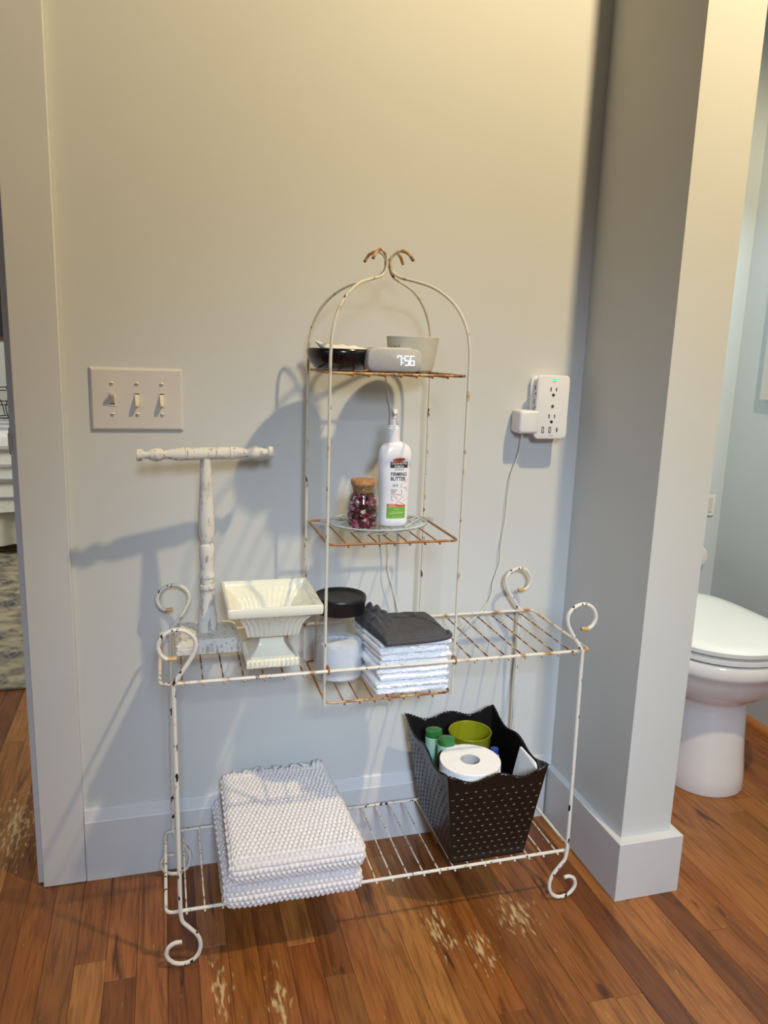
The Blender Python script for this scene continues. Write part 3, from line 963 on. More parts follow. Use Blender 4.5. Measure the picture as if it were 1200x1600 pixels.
zc = 0.4828
ordn = ['bottom white terry washcloth of the stack, lying on the rusty wires', 'second white terry washcloth from the bottom of the stack', 'third white terry washcloth from the bottom of the stack',
        'fourth white terry washcloth from the bottom of the stack, just under the rail', 'white terry washcloth level with the front rail, fifth from the bottom', 'third white terry washcloth below the dark grey cloth',
        'second white terry washcloth below the dark grey cloth', 'topmost white terry washcloth directly beneath the dark grey cloth']
hs = [0.0125, 0.0120, 0.0130, 0.0125, 0.0120, 0.0115, 0.0125, 0.0125]
for i in range(8):
    o = folded('washcloth', 0.5165 + rnd.uniform(-0.005, 0.003) + 0.0008 * i, 0.648 + rnd.uniform(-0.004, 0.003), -0.300 + rnd.uniform(-0.003, 0.002), -0.160 + rnd.uniform(-0.005, 0.004), zc, hs[i] - 0.0002, M_TOWEL, 0.0042, i * 3.7,
               skew=-0.06 - 0.02 * i * 0.5, nx=80, nr=80, fuzz=0.0020)
    tag(o, ordn[i], 'washcloth', 'white washcloths stacked on the tower\'s bottom shelf')
    # second layer seam: a thin inner ply showing at the fold edges
    zc += hs[i]
# dark grey gauze cloth, ruffled at its left rear
mb = MB()
NX, NY = 90, 60
top = []
zt = zc
for layer in (1, 0):
    for j in range(NY + 1):
        for i in range(NX + 1):
            u, v = i / NX, j / NY
            X = 0.524 + 0.1235 * u - 0.018 * v * (1 - u) - 0.004 * v
            Y = -0.308 + 0.128 * v - 0.012 * (1 - u) * (1 - v) + 0.012 * u * (1 - v) * 0.5
            ruf = max(0.0, 1 - math.hypot((u - 0.13) / 0.27, (v - 0.78) / 0.62))
            th = 0.0135 * (1 - abs(2 * v - 1) ** 8 * 0.6) * (1 - abs(2 * u - 1) ** 14 * 0.5)
            Z = zt + 0.0003 + (th + 0.004 * (1 - u) + ruf ** 0.8 * (0.017 + 0.0055 * sin(u * 64 + v * 7) + 0.0045 * sin(v * 30 + u * 12) + 0.004 * fbm((X * 70, Y * 70, 7))) + 0.0014 * fbm((X * 50, Y * 50, 2)) + 0.0022 * fbm((X * 18, Y * 26, 5))) * layer
            if layer and u > 0.93:
                Z -= 0.003 * (u - 0.93) / 0.07
            if layer:
                Z += 0.00035 * sin(v * 190 + u * 14)
            top.append((X, Y, Z))
W_ = NX + 1
nn = W_ * (NY + 1)
fs = []
for j in range(NY):
    for i in range(NX):
        a = j * W_ + i
        fs.append((a, a + 1, a + 1 + W_, a + W_))
        fs.append((nn + a, nn + a + W_, nn + a + 1 + W_, nn + a + 1))
bd = [i for i in range(NX)] + [NX + j * W_ for j in range(NY)] + [NY * W_ + i for i in range(NX, 0, -1)] + [j * W_ for j in range(NY, 0, -1)]
for k in range(len(bd)):
    a, b = bd[k], bd[(k + 1) % len(bd)]
    fs.append((a, nn + a, nn + b, b))
mb.add(top, fs)
tg = obj('grey_cloth', mb, M_GREY, angle=75)
tag(tg, 'crumpled dark grey gauze cloth folded on top of the white stack', 'cloth')
obj('hem', MB().tube(smooth([(0.5225, -0.3205, zt + 0.0060), (0.56, -0.3185, zt + 0.0052), (0.60, -0.3165, zt + 0.0056), (0.630, -0.3135, zt + 0.0070), (0.6425, -0.3060, zt + 0.0080), (0.6435, -0.288, zt + 0.0085)], 5), [0.0025] + [0.0045] * 24 + [0.003], 10), M_GREY, tg)

# ================================================================== TOWER MIDDLE SHELF: dish, jar, lotion
pz0 = 0.7600
pcx, pcy = 0.5290, -0.2200
t = thing('glass_dish', (pcx, pcy, pz0), 'clear pressed glass oval dish with two small handles', 'dish')
mb = MB()
rg = []
NN = 96
for r_, z in ((0.0, 0.0015), (0.55, 0.0015), (0.62, 0.003), (0.80, 0.0075), (1.0, 0.0145), (1.015, 0.0160), (1.0, 0.0172), (0.80, 0.0105), (0.62, 0.0060), (0.5, 0.0042), (0.0, 0.0042)):
    ring = []
    for k in range(NN):
        a = 2 * pi * k / NN
        rib = 0.0010 * (0.5 + 0.5 * cos(a * 16)) if 0.5 < r_ < 0.99 else 0
        sc = 1 + (0.012 * cos(a * 16) if r_ >= 0.99 else 0)
        ring.append((pcx + max(r_, 1e-4) * 0.088 * cos(a) * sc, pcy + max(r_, 1e-4) * 0.074 * sin(a) * sc, pz0 + z + rib))
    rg.append(ring)
mb.rings(rg, False, False)
obj('dish_body', mb, M_GLASSP, t, angle=30)
mb = MB()
for k in range(10):
    a = 2 * pi * k / 10
    mb.tube([(pcx + 0.052 * cos(a), pcy + 0.044 * sin(a), pz0 + 0.0056), (pcx + 0.085 * cos(a + 0.25), pcy + 0.071 * sin(a + 0.25), pz0 + 0.0155)], 0.0011, 5)
    mb.tube([(pcx + 0.052 * cos(a), pcy + 0.044 * sin(a), pz0 + 0.0056), (pcx + 0.085 * cos(a - 0.25), pcy + 0.071 * sin(a - 0.25), pz0 + 0.0155)], 0.0011, 5)
mb.tube([(pcx + 0.0865 * cos(a), pcy + 0.0725 * sin(a), pz0 + 0.0168) for a in [2 * pi * k / 64 for k in range(64)]], 0.0014, 6, close=True)
obj('pressed_pattern', mb, plain('glass_ribs', srgb(196, 204, 200), 0.15, spec=0.8), t)
for s in (-1, 1):
    rg = []
    for k in range(9):
        u = k / 8
        X = pcx + s * (0.083 + 0.018 * u)
        hw_ = 0.016 * (1 - 0.35 * u) * (1 if u < 0.95 else 0.8)
        Z = pz0 + 0.0150 + 0.0035 * u
        Y0_ = pcy - s * 0.002
        rg.append([(X, Y0_ - hw_, Z), (X, Y0_, Z + 0.001), (X, Y0_ + hw_, Z), (X, Y0_ + hw_, Z + 0.003), (X, Y0_, Z + 0.0035), (X, Y0_ - hw_, Z + 0.003)])
    obj('handle', MB().rings(rg), M_GLASSP, t, angle=60)

jx, jy, jz = 0.4970, -0.2350, 0.7645
t = thing('potpourri_jar', (jx, jy, jz), 'small glass jar with a cork stopper standing on the glass dish', 'jar')
obj('glass_body', MB().lathe([(0.0, 0.0), (0.024, 0.0), (0.0275, 0.003), (0.0285, 0.010), (0.0285, 0.044), (0.0268, 0.054), (0.0235, 0.0625), (0.0220, 0.0665), (0.0235, 0.0680), (0.0248, 0.0700), (0.0248, 0.0725), (0.0232, 0.0742), (0.0228, 0.0760), (0.0243, 0.0775), (0.0243, 0.0800),
                              (0.0225, 0.0812), (0.0205, 0.0812), (0.0205, 0.067), (0.0220, 0.062), (0.0255, 0.053), (0.0270, 0.043), (0.0270, 0.010), (0.025, 0.005), (0.0, 0.0045)], (jx, jy, jz), 40), M_GLASSG, t)
obj('cork_stopper', MB().lathe([(0.0, 0.068), (0.0165, 0.068), (0.0195, 0.0816), (0.0208, 0.0818), (0.0212, 0.0835), (0.0212, 0.0885), (0.0200, 0.0902), (0.0, 0.0905)], (jx, jy, jz), 36), M_CORK, t)
mb = MB()
fm = []
pr2 = random.Random(3)
while len(mb.f) < 420 * 8:
    z = pr2.uniform(0.009, 0.066)
    R = 0.0238 if z < 0.05 else 0.0238 - (z - 0.05) * 0.35
    a, rr_ = pr2.uniform(0, 2 * pi), R * math.sqrt(pr2.uniform(0.12, 1))
    c = Vector((jx + rr_ * cos(a), jy + rr_ * sin(a), jz + z))
    rot = Matrix.Rotation(pr2.uniform(0, 6), 3, 'X') @ Matrix.Rotation(pr2.uniform(0, 6), 3, 'Z')
    s = pr2.uniform(0.0034, 0.0060)
    vs = [c + rot @ Vector((0, 0, -s * 0.35))]
    for k in range(8):
        b_ = 2 * pi * k / 8
        q = s * (1 + 0.07 * sin(b_ * 2 + z * 900))
        v_ = c + rot @ Vector((q * cos(b_), q * sin(b_) * 0.8, 0.25 * s * cos(2 * b_)))
        vs.append(v_)
    # keep inside glass
    vs2 = []
    for v_ in vs:
        d = Vector((v_.x - jx, v_.y - jy))
        lim = 0.0262 if v_.z - jz < 0.046 else 0.0262 - (v_.z - jz - 0.046) * 0.36
        if d.length > lim:
            d *= lim / d.length
        vs2.append((jx + d.x, jy + d.y, min(max(v_.z, jz + 0.0055), jz + 0.0655)))
    mb.add(vs2, [(0, 1 + k, 1 + (k + 1) % 8) for k in range(8)])
    ci = pr2.choices([0, 1, 2, 3, 4], [5, 4.5, 1.6, 1.0, 1.6])[0]
    fm += [ci] * 8
o = obj('dried_petals', mb, M_PETAL1, mats=[plain('petal_crimson', srgb(176, 40, 84), 0.6, var=0.3), plain('petal_pink', srgb(206, 120, 140), 0.6), plain('petal_cream', srgb(232, 210, 206), 0.6), plain('petal_dark', srgb(66, 14, 28), 0.6)], fmat=fm)
tag(o, 'dried maroon and pink petals filling the small cork-stoppered jar', 'petals', kind='stuff')

# lotion bottle
lx, ly, lz = 0.5640, -0.1960, 0.7650
t = thing('lotion_bottle', (lx, ly, lz), 'white pump bottle of firming butter lotion with green label band', 'bottle')
BP = [(0.000, 0.0235, 0.0150), (0.0025, 0.0255, 0.0170), (0.010, 0.0262, 0.0175), (0.035, 0.0262, 0.0178), (0.06, 0.0268, 0.0180), (0.085, 0.0278, 0.0182), (0.105, 0.0288, 0.0182), (0.120, 0.0296, 0.0180), (0.130, 0.0295, 0.0177), (0.136, 0.0280, 0.0172), (0.1415, 0.0245, 0.0162), (0.1460, 0.0190, 0.0145), (0.149, 0.0135, 0.0125), (0.150, 0.0105, 0.0105)]


def bprof(z):
    for a, b in zip(BP, BP[1:]):
        if z <= b[0]:
            u = (z - a[0]) / (b[0] - a[0])
            return a[1] + (b[1] - a[1]) * u, a[2] + (b[2] - a[2]) * u
    return BP[-1][1:]


def bfront(x_, z_, off=0.0004):
    hw_, hd_ = bprof(z_ - lz)
    u = min(0.98, abs(x_ - lx) / hw_)
    return ly - hd_ * (1 - u ** 2.6) ** (1 / 2.6) - off


mb = MB()
mb.rings([[(lx + math.copysign(abs(cos(a)) ** (2 / 2.6), cos(a)) * hw_, ly + math.copysign(abs(sin(a)) ** (2 / 2.6), sin(a)) * hd_, lz + z) for a in [2 * pi * k / 64 for k in range(64)]] for z, hw_, hd_ in BP])
obj('bottle_body', mb, M_BOTTLE, t, angle=50)
obj('collar', MB().lathe([(0.0, 0.1495), (0.0112, 0.1495), (0.0112, 0.1735), (0.0100, 0.1745), (0.0090, 0.1745), (0.0090, 0.1775), (0.0078, 0.1785), (0.0, 0.1785)], (lx - 0.004, ly, lz), 28), M_BOTTLE, t)
mb = MB()
mb.lathe([(0.0, 0.1785), (0.0038, 0.1785), (0.0032, 0.190), (0.0045, 0.1915), (0.0045, 0.1955), (0.0058, 0.197), (0.0062, 0.2020), (0.0056, 0.2055), (0.0, 0.2060)], (lx - 0.004, ly, lz), 20)
mb.tube([(lx - 0.004, ly, lz + 0.2035), (lx - 0.008, ly - 0.013, lz + 0.2045), (lx - 0.0088, ly - 0.020, lz + 0.2030), (lx - 0.009, ly - 0.023, lz + 0.1995)], [0.0045, 0.0037, 0.0030, 0.0026], 10)
obj('pump', mb, M_BOTTLE, t)
# printed label


def patch(x0, x1, z0, z1, off=0.0003, nx=10, nz=4, topf=None):
    vs, fs = [], []
    for j in range(nz + 1):
        for i in range(nx + 1):
            X = x0 + (x1 - x0) * i / nx
            zt_ = topf(i / nx) if topf else z1
            Z = z0 + (zt_ - z0) * j / nz
            vs.append((X, bfront(X, Z, off), Z))
    for j in range(nz):
        for i in range(nx):
            a = j * (nx + 1) + i
            fs.append((a, a + 1, a + nx + 2, a + nx + 1))
    return MB().add(vs, fs)


fx = lambda px: lx + (px - 617.0) * 0.001085 + 0.0005          # label columns measured across the bottle
fz = lambda py: lz + (822 - py) * 0.001095
L0, L1 = fx(601), fx(632.5)
lb = obj('label', patch(L0, L1, fz(808.5), fz(789.5), topf=lambda u: fz(790.0)), M_PGREEN, t, sm=False)
lab = lambda m_, mt_, nm='label_print': obj(nm, m_, mt_, t, sm=False)
lab(patch(L0, L1, fz(789.6), fz(784), off=0.0004, nx=14, topf=lambda u: fz(784.5 + 2.6 * max(0, (u - 0.3) / 0.7) ** 1.2)), M_PRED)
lab(patch(fx(604.5), fx(634), fz(725.5), fz(716), off=0.0004), M_INK)
vs = [(fx(619), bfront(fx(619), fz(712.8), 0.0006), fz(712.8))]
for k in range(28):
    a = 2 * pi * k / 28
    X, Z = fx(619 + 10.8 * cos(a)), fz(712.8 - 2.0 * cos(a) * 0.4 - 3.4 * sin(a))
    vs.append((X, bfront(X, Z, 0.0005), Z))
lab(MB().add(vs, [(0, 1 + k, 1 + (k + 1) % 28) for k in range(28)]), M_PRED)


def ltext(s_, px, py, size, mt_, bold=0.0, sx=1.0, off=0.0007, al='LEFT'):
    lab(text_mb(s_, fx(px), fz(py), size, 0, al, sx, bold, warp=lambda a, b: bfront(a, b, off)), mt_)


ltext("PALMER'S", 619.2, 714.2, 0.0042, M_INK, 0.00008, 0.85, 0.0008, 'CENTER')
ltext('COCOA BUTTER', 619.3, 720.2, 0.0047, M_PWHITE, 0.0001, 0.80, 0.0008, 'CENTER')
ltext('FORMULA', 619.3, 724.6, 0.0046, M_PWHITE, 0.0001, 0.85, 0.0008, 'CENTER')
ltext('with Vitamin E', 619.5, 729.3, 0.0034, M_INK, 0.00003, 0.85, al='CENTER')
ltext('FIRMING', 605.5, 738.5, 0.0092, M_INK, 0.00012, 0.84)
ltext('BUTTER', 605.5, 746.0, 0.0092, M_INK, 0.00012, 0.84)
ltext('Q10', 609.3, 755.6, 0.0060, M_INK, 0.00005, 0.9)
for i, s_ in enumerate(('Shea Butter', 'Collagen', 'Elastin')):
    ltext('\u2022 ' + s_, 605.6, 762 + 2.8 * i, 0.0029, M_INK, 0.00003, 0.85)
ltext('INTENSIVE', 604, 787.0, 0.0022, M_PWHITE, 0.00003)
ltext('BODY LOTION', 604, 789.2, 0.0022, M_PWHITE, 0.00003)
ltext('FREE OF', 617, 794.2, 0.0030, M_PLGREEN, 0.00004, al='CENTER')
ltext('Parabens    Phthalates', 617, 798.0, 0.0022, M_PLGREEN, 0.00002, al='CENTER')
ltext('DERMATOLOGIST TESTED', 617, 801.6, 0.0020, M_PLGREEN, 0.00002, al='CENTER')
ltext('13.5 fl. oz. 400 ml', 618, 806.6, 0.0026, M_PLGREEN, 0.00002, al='CENTER')
ltext("PALMER'S", 616, 817.5, 0.0058, plain('embossed', srgb(222, 221, 226), 0.3), 0.0001, 1.1, al='CENTER')


def lline(pts, mt_=M_PRED, r=0.00036):
    q = smooth([(a, 0, b) for a, b in [(fx(p_[0]), fz(p_[1])) for p_ in pts]], 4)
    lab(MB().tube([(v.x, bfront(v.x, v.z, 0.0004), v.z) for v in q], r, 4), mt_)


for pts in ([(635.5, 744), (633, 748), (630, 747), (626, 750), (623.5, 755), (624.5, 758)], [(628, 757), (630, 758.5), (633, 757), (633, 764)], [(624.5, 761), (625.5, 766), (624, 770), (618, 768.5), (612, 769)],
            [(613, 772), (608, 771), (608.5, 777), (611, 779)], [(614, 773), (618, 776)], [(630, 771), (624, 776), (617.5, 781), (617, 785), (619, 787)], [(621.5, 780.5), (627, 784), (632.5, 787)], [(628, 780), (632.5, 777.5)], [(604, 800.0), (630, 799.0)]):
    lline(pts, M_PRED if pts[0][1] < 795 else M_PLGREEN)

# ================================================================== TOWER TOP SHELF
TZ = 1.0366
bx_, by_ = 0.4690, -0.170
t = thing('dark_bowl', (bx_, by_, TZ), 'low glossy blackish purple bowl at the left of the top shelf', 'bowl')
obj('bowl_shell', MB().lathe([(0.0, 0.0), (0.039, 0.0), (0.046, 0.003), (0.0545, 0.011), (0.0590, 0.021), (0.0605, 0.029), (0.0598, 0.0335), (0.0580, 0.0355), (0.0545, 0.0342), (0.0525, 0.029), (0.046, 0.014), (0.034, 0.007), (0.0, 0.006)], (bx_, by_, TZ), 48), M_BOWL, t)
mb = MB()
rg = []
for k in range(22):
    u = k / 21
    ww = 0.0215 * sin(pi * min(1, u * 0.96 + 0.03)) ** 0.7 * (1 if u > 0.25 else 0.35 + 2.6 * u)
    X = bx_ - 0.048 + 0.094 * u
    Zc = TZ + 0.0298 + 0.003 * cos(u * 6) + (0.0145 * (1 - u / 0.25) if u < 0.25 else 0)
    rg.append([(X, by_ - 0.004 + ww * cos(a), Zc + ww * 0.72 * sin(a) * (1 + 0.08 * sin(9 * u * pi))) for a in [2 * pi * j / 18 for j in range(18)]])
mb.rings(rg)
tag(obj('seashell', mb, M_SHELL), 'white pointed seashell resting in the dark bowl', 'seashell')

cx_, cy_, cz_ = 0.5450, -0.2300, TZ
t = thing('smart_clock', (cx_, cy_, cz_), 'pale rounded digital clock speaker showing 7:56', 'clock')


def cring(y_, hw_, hh_, r_):
    return [(cx_ + a, y_, cz_ + 0.0193 + b) for a, b in rrect(0, 0, hw_, hh_, r_, 6)]


obj('fabric_body', MB().rings([cring(-0.155, 0.026, 0.0150, 0.012), cring(-0.160, 0.032, 0.0172, 0.014), cring(-0.185, 0.042, 0.0187, 0.0140), cring(-0.21, 0.0465, 0.0191, 0.0135), cring(-0.236, 0.0480, 0.0192, 0.0130), cring(-0.2405, 0.0472, 0.0185, 0.0125), cring(-0.2425, 0.0455, 0.0170, 0.0115)]), M_CLOCKC, t, angle=50)
mb = MB()
mb.rings([[(a, b, cz_ + z_) for a, b in rrect(cx_, -0.2015, 0.034 - i_, 0.0345 - i_, 0.018, 6)] for z_, i_ in ((0.0375, 0), (0.0392, 0), (0.0398, 0.001))])
obj('top_cap', mb, M_CLOCKT, t)
# seven-segment digits
SEG = {'7': 'abc', '5': 'afgcd', '6': 'afgedc'}
DH, DW = 0.0150, 0.0068


def digit(ch, x_, zb):
    P = {'tl': (x_, zb + DH), 'tr': (x_ + DW, zb + DH), 'ml': (x_, zb + DH / 2), 'mr': (x_ + DW, zb + DH / 2), 'bl': (x_, zb), 'br': (x_ + DW, zb)}
    S = {'a': ('tl', 'tr'), 'b': ('tr', 'mr'), 'c': ('mr', 'br'), 'd': ('bl', 'br'), 'e': ('ml', 'bl'), 'f': ('tl', 'ml'), 'g': ('ml', 'mr')}
    mb_ = MB()
    for s_ in SEG[ch]:
        (a, b), (c, d) = P[S[s_][0]], P[S[s_][1]]
        mb_.tube([(a, -0.2428, b), (c, -0.2428, d)], 0.00085, 6)
    return mb_


dx0 = cx_ + 0.0035
for ch, ox in (('7', 0.0), ('5', 0.0130), ('6', 0.0225)):
    d_ = digit(ch, dx0 + ox, cz_ + 0.0115)
    if ch == '7':
        d_.tube([(dx0, -0.2428, cz_ + 0.0265), (dx0, -0.2428, cz_ + 0.0230)], 0.00085, 6)
    obj('digit', d_, M_DIGIT, t, sm=False)
mb = MB()
for z in (0.0155, 0.0225):
    mb.tube([(dx0 + 0.0098, -0.2422, cz_ + z), (dx0 + 0.0098, -0.2432, cz_ + z)], 0.0010, 6)
obj('colon', mb, M_DIGIT, t, sm=False)

gx_, gy_ = 0.6040, -0.1480
t = thing('grey_pot', (gx_, gy_, TZ), 'matt grey tapered ceramic pot behind the digital clock', 'pot')
obj('pot_body', MB().lathe([(0.0, 0.0), (0.034, 0.0), (0.0372, 0.002), (0.0395, 0.010), (0.0445, 0.040), (0.0472, 0.0585), (0.0475, 0.0600), (0.0462, 0.0608), (0.0450, 0.0595), (0.0425, 0.040), (0.037, 0.010), (0.0, 0.008)], (gx_, gy_, TZ), 48), M_POT, t)


def potf(a, b):
    r_ = 0.0395 + (b - TZ - 0.010) / 0.0485 * 0.0077
    return gy_ - math.sqrt(max(r_ * r_ - (a - gx_) ** 2, 1e-6)) - 0.0004


obj('lettering', text_mb('SALT', gx_ - 0.0440, TZ + 0.0400, 0.0070, 0, 'LEFT', 0.75, 0.0, warp=potf), M_INK, t, sm=False)

# ================================================================== WOVEN MATS ON LOWER SHELF


def woven(name, x0f, x1f, x0b, x1b, yf, yb, z0, hf, hb, nbx, nseg, seed, amp=0.0050, backroll=0.3):
    """closed slab: bottom back -> bottom front -> round fold -> top -> back, woven nubs displaced outward"""
    # section path (s) in y-z
    path = []
    R = hf / 2
    N1 = 14
    for k in range(N1 + 1):
        path.append((yb + (yf + R - yb) * k / N1, z0, 0, -1))
    for k in range(1, 12):
        a = -pi / 2 - pi * k / 12
        path.append((yf + R + R * cos(a), z0 + R + R * sin(a), cos(a), sin(a)))
    for k in range(N1 + 1):
        u = k / N1
        path.append((yf + R + (yb - yf - R) * u, z0 + hf + (hb - hf) * u + 0.004 * sin(pi * u), 0, 1))
    Rb = hb / 2
    for k in range(1, 8):
        a = pi / 2 - pi * k / 8
        path.append((yb + Rb * 0.35 * cos(a), z0 + Rb + Rb * sin(a), cos(a), sin(a)))
    # arc-length resample
    P = [Vector((p_[0], p_[1])) for p_ in path]
    P.append(P[0])
    nrm = [Vector((p_[2], p_[3])) for p_ in path]
    nrm.append(nrm[0])
    L = [0]
    for a, b in zip(P, P[1:]):
        L.append(L[-1] + (b - a).length)
    tot = L[-1]
    pitch_ = 0.0092
    nb = int(tot / pitch_) // 2 * 2
    nr_ = nb * nseg
    rings = []
    nx_ = nbx * nseg
    sec = []
    j = 0
    for i in range(nr_):
        s_ = tot * i / nr_
        while L[j + 1] < s_:
            j += 1
        u = (s_ - L[j]) / max(L[j + 1] - L[j], 1e-9)
        sec.append((P[j].lerp(P[j + 1], u), nrm[j].lerp(nrm[j + 1], u).normalized()))
    for k in range(nx_ + 1):
        u = k / nx_
        ring = []
        for i, (p_, n_) in enumerate(sec):
            v = (p_.x - yf) / (yb - yf)
            v = min(max(v, 0), 1)
            xa, xb_ = x0f + (x0b - x0f) * v, x1f + (x1b - x1f) * v
            row = i / nseg
            fx_ = (u * nbx + 0.5 * (int(row) % 2)) % 1.0
            fy_ = row % 1.0
            nub = max(0.0, 1 - ((fx_ - 0.5) / 0.5) ** 2) ** 0.6 * max(0.0, 1 - ((fy_ - 0.5) / 0.5) ** 2) ** 0.6
            ed = min(u, 1 - u) * nbx
            rs = min(1.0, ed / 1.2)
            wav = 0.0022 * fbm((u * 5, v * 4 + seed, seed))
            side = (1 - math.sqrt(max(0, 1 - (1 - rs) ** 2)))
            d_ = amp * nub * (0.5 + 0.5 * rs) + wav - side * hf * 0.13 - (0.0)
            # press nubs in at underside
            Y = p_.x + n_.x * d_
            Z = p_.y + n_.y * d_
            if Z < z0 + 0.0002:
                Z = z0 + 0.0002
            X = xa + (xb_ - xa) * u + 0.0015 * fbm((v * 9, seed * 2, Z * 40)) + (0.0012 * sin(i * pi / nseg) if k in (0, nx_) else 0)
            ring.append((X, Y, Z))
        rings.append(ring)
    mb_ = MB()
    # side caps as shallow domes with ply grooves
    for side in (0, -1):
        rr_ = rings[side]
        cy2 = sum(p_[1] for p_ in rr_) / len(rr_)
        cz2 = sum(p_[2] for p_ in rr_) / len(rr_)
        sgn = -1 if side == 0 else 1
        caps = []
        for q, f_ in ((1, 0.93), (2, 0.70), (3, 0.42)):
            off = (0.0032, 0.0016, 0.0030)[q - 1] * sgn
            caps.append([(p_[0] + off, cy2 + (p_[1] - cy2) * (1 - (1 - f_) * 0.12), cz2 + (p_[2] - cz2) * f_) for p_ in rr_])
        if side == 0:
            rings = caps[::-1] + rings
        else:
            rings = rings + caps
    mb_.rings(rings, True, True)
    return obj(name, mb_, M_MAT, angle=70)


o = woven('woven_mat', 0.2520, 0.4860, 0.2490, 0.4640, -0.3420, -0.070, 0.1355, 0.0450, 0.0440, 26, 8, 1.3)
tag(o, 'folded off-white woven cotton mat, lower of the two on the bottom shelf', 'mat', 'folded woven mats on the lower shelf')
o = woven('woven_mat', 0.2610, 0.4890, 0.2650, 0.4720, -0.3500, -0.078, 0.1890, 0.0420, 0.0460, 26, 8, 4.1)
tag(o, 'folded off-white woven cotton mat with fringe, upper of the two mats', 'mat', 'folded woven mats on the lower shelf')
mb = MB()
fr_ = random.Random(11)
for k in range(46):
    u = (k + fr_.uniform(-0.3, 0.3)) / 45
    X = 0.288 + 0.178 * u
    b0 = Vector((X, -0.090, 0.2345))
    dx_, dy_, dz_ = fr_.uniform(-0.013, 0.014), fr_.uniform(0.010, 0.026), fr_.uniform(-0.004, 0.009)
    mb.tube(smooth([b0, b0 + Vector((dx_ * 0.3, dy_ * 0.5, dz_ * 0.9 + 0.002)), b0 + Vector((dx_, dy_, dz_))], 3), [0.0026, 0.0027, 0.0027, 0.0027, 0.0026, 0.0024, 0.0018], 6)
fo = obj('fringe', mb, M_MAT, o)

# ================================================================== BASKET
bz0 = 0.1355
T = dict(x0=0.6385, x1=0.8345, y0=-0.3410, y1=-0.0900, z=0.3240)
B_ = dict(x0=0.6700, x1=0.8160, y0=-0.3060, y1=-0.1220)
t = thing('storage_basket', (0.743, -0.225, bz0), 'black tapered plastic basket with a wavy braided rim', 'basket')


def brim(u):
    """point on rim rectangle, u in 0..4 (front, right, back, left)"""
    s_, f_ = int(u) % 4, u - int(u)
    wave = 0.0060 * cos(2 * pi * f_ * 2) + 0.0055 * (abs(2 * f_ - 1) ** 4)
    out = 0.0035 * abs(2 * f_ - 1) ** 5
    c = [(T['x0'], T['y0']), (T['x1'], T['y0']), (T['x1'], T['y1']), (T['x0'], T['y1'])]
    b = [(B_['x0'], B_['y0']), (B_['x1'], B_['y0']), (B_['x1'], B_['y1']), (B_['x0'], B_['y1'])]
    a_, d_ = c[s_], c[(s_ + 1) % 4]
    e_, g_ = b[s_], b[(s_ + 1) % 4]
    top_ = Vector((a_[0] + (d_[0] - a_[0]) * f_, a_[1] + (d_[1] - a_[1]) * f_, T['z'] + wave))
    bot_ = Vector((e_[0] + (g_[0] - e_[0]) * f_, e_[1] + (g_[1] - e_[1]) * f_, bz0))
    return top_, bot_


NU = 192
outer = []
for k in range(NU):
    a_, b_ = brim(4 * k / NU)
    outer.append((a_, b_))
cen = Vector((0.743, -0.215, 0))


def inset(p_, d_):
    q = Vector((p_.x - cen.x, p_.y - cen.y, 0))
    hx2 = max(abs(q.x), 1e-6)
    return p_ - Vector((math.copysign(min(d_, hx2), q.x) if abs(q.x) > 0.05 else 0, math.copysign(min(d_, abs(q.y)), q.y) if abs(q.y) > 0.05 else 0, 0))


rg = [[tuple(b_) for a_, b_ in outer], [tuple(b_.lerp(a_, 0.5)) for a_, b_ in outer], [tuple(a_) for a_, b_ in outer],
      [tuple(cen.lerp(a_, 0.985) * 1.0 + Vector((0, 0, a_.z - cen.lerp(a_, 0.985).z))) for a_, b_ in outer],
      [tuple(Vector((cen.x + (b_.x - cen.x) * 0.97, cen.y + (b_.y - cen.y) * 0.97, bz0 + 0.003))) for a_, b_ in outer]]
obj('basket_body', MB().rings(rg, True, True), M_BASKET, t, angle=45)
mb = MB()
rp = [brim(4 * k / NU)[0] + Vector((0, 0, 0.0005)) for k in range(NU)]
for ph in (0, pi):
    pts = []
    for k in range(NU * 2):
        a_ = brim(4 * k / (NU * 2))[0]
        w_ = 2 * pi * k / 7 + ph
        nrm_ = (a_ - cen); nrm_.z = 0; nrm_.normalize()
        pts.append(a_ + nrm_ * (0.0013 * cos(w_)) + Vector((0, 0, 0.0015 + 0.0013 * sin(w_))))
    mb.tube(pts, 0.0014, 5, close=True)
obj('braided_rim', mb, M_BASKET, t)
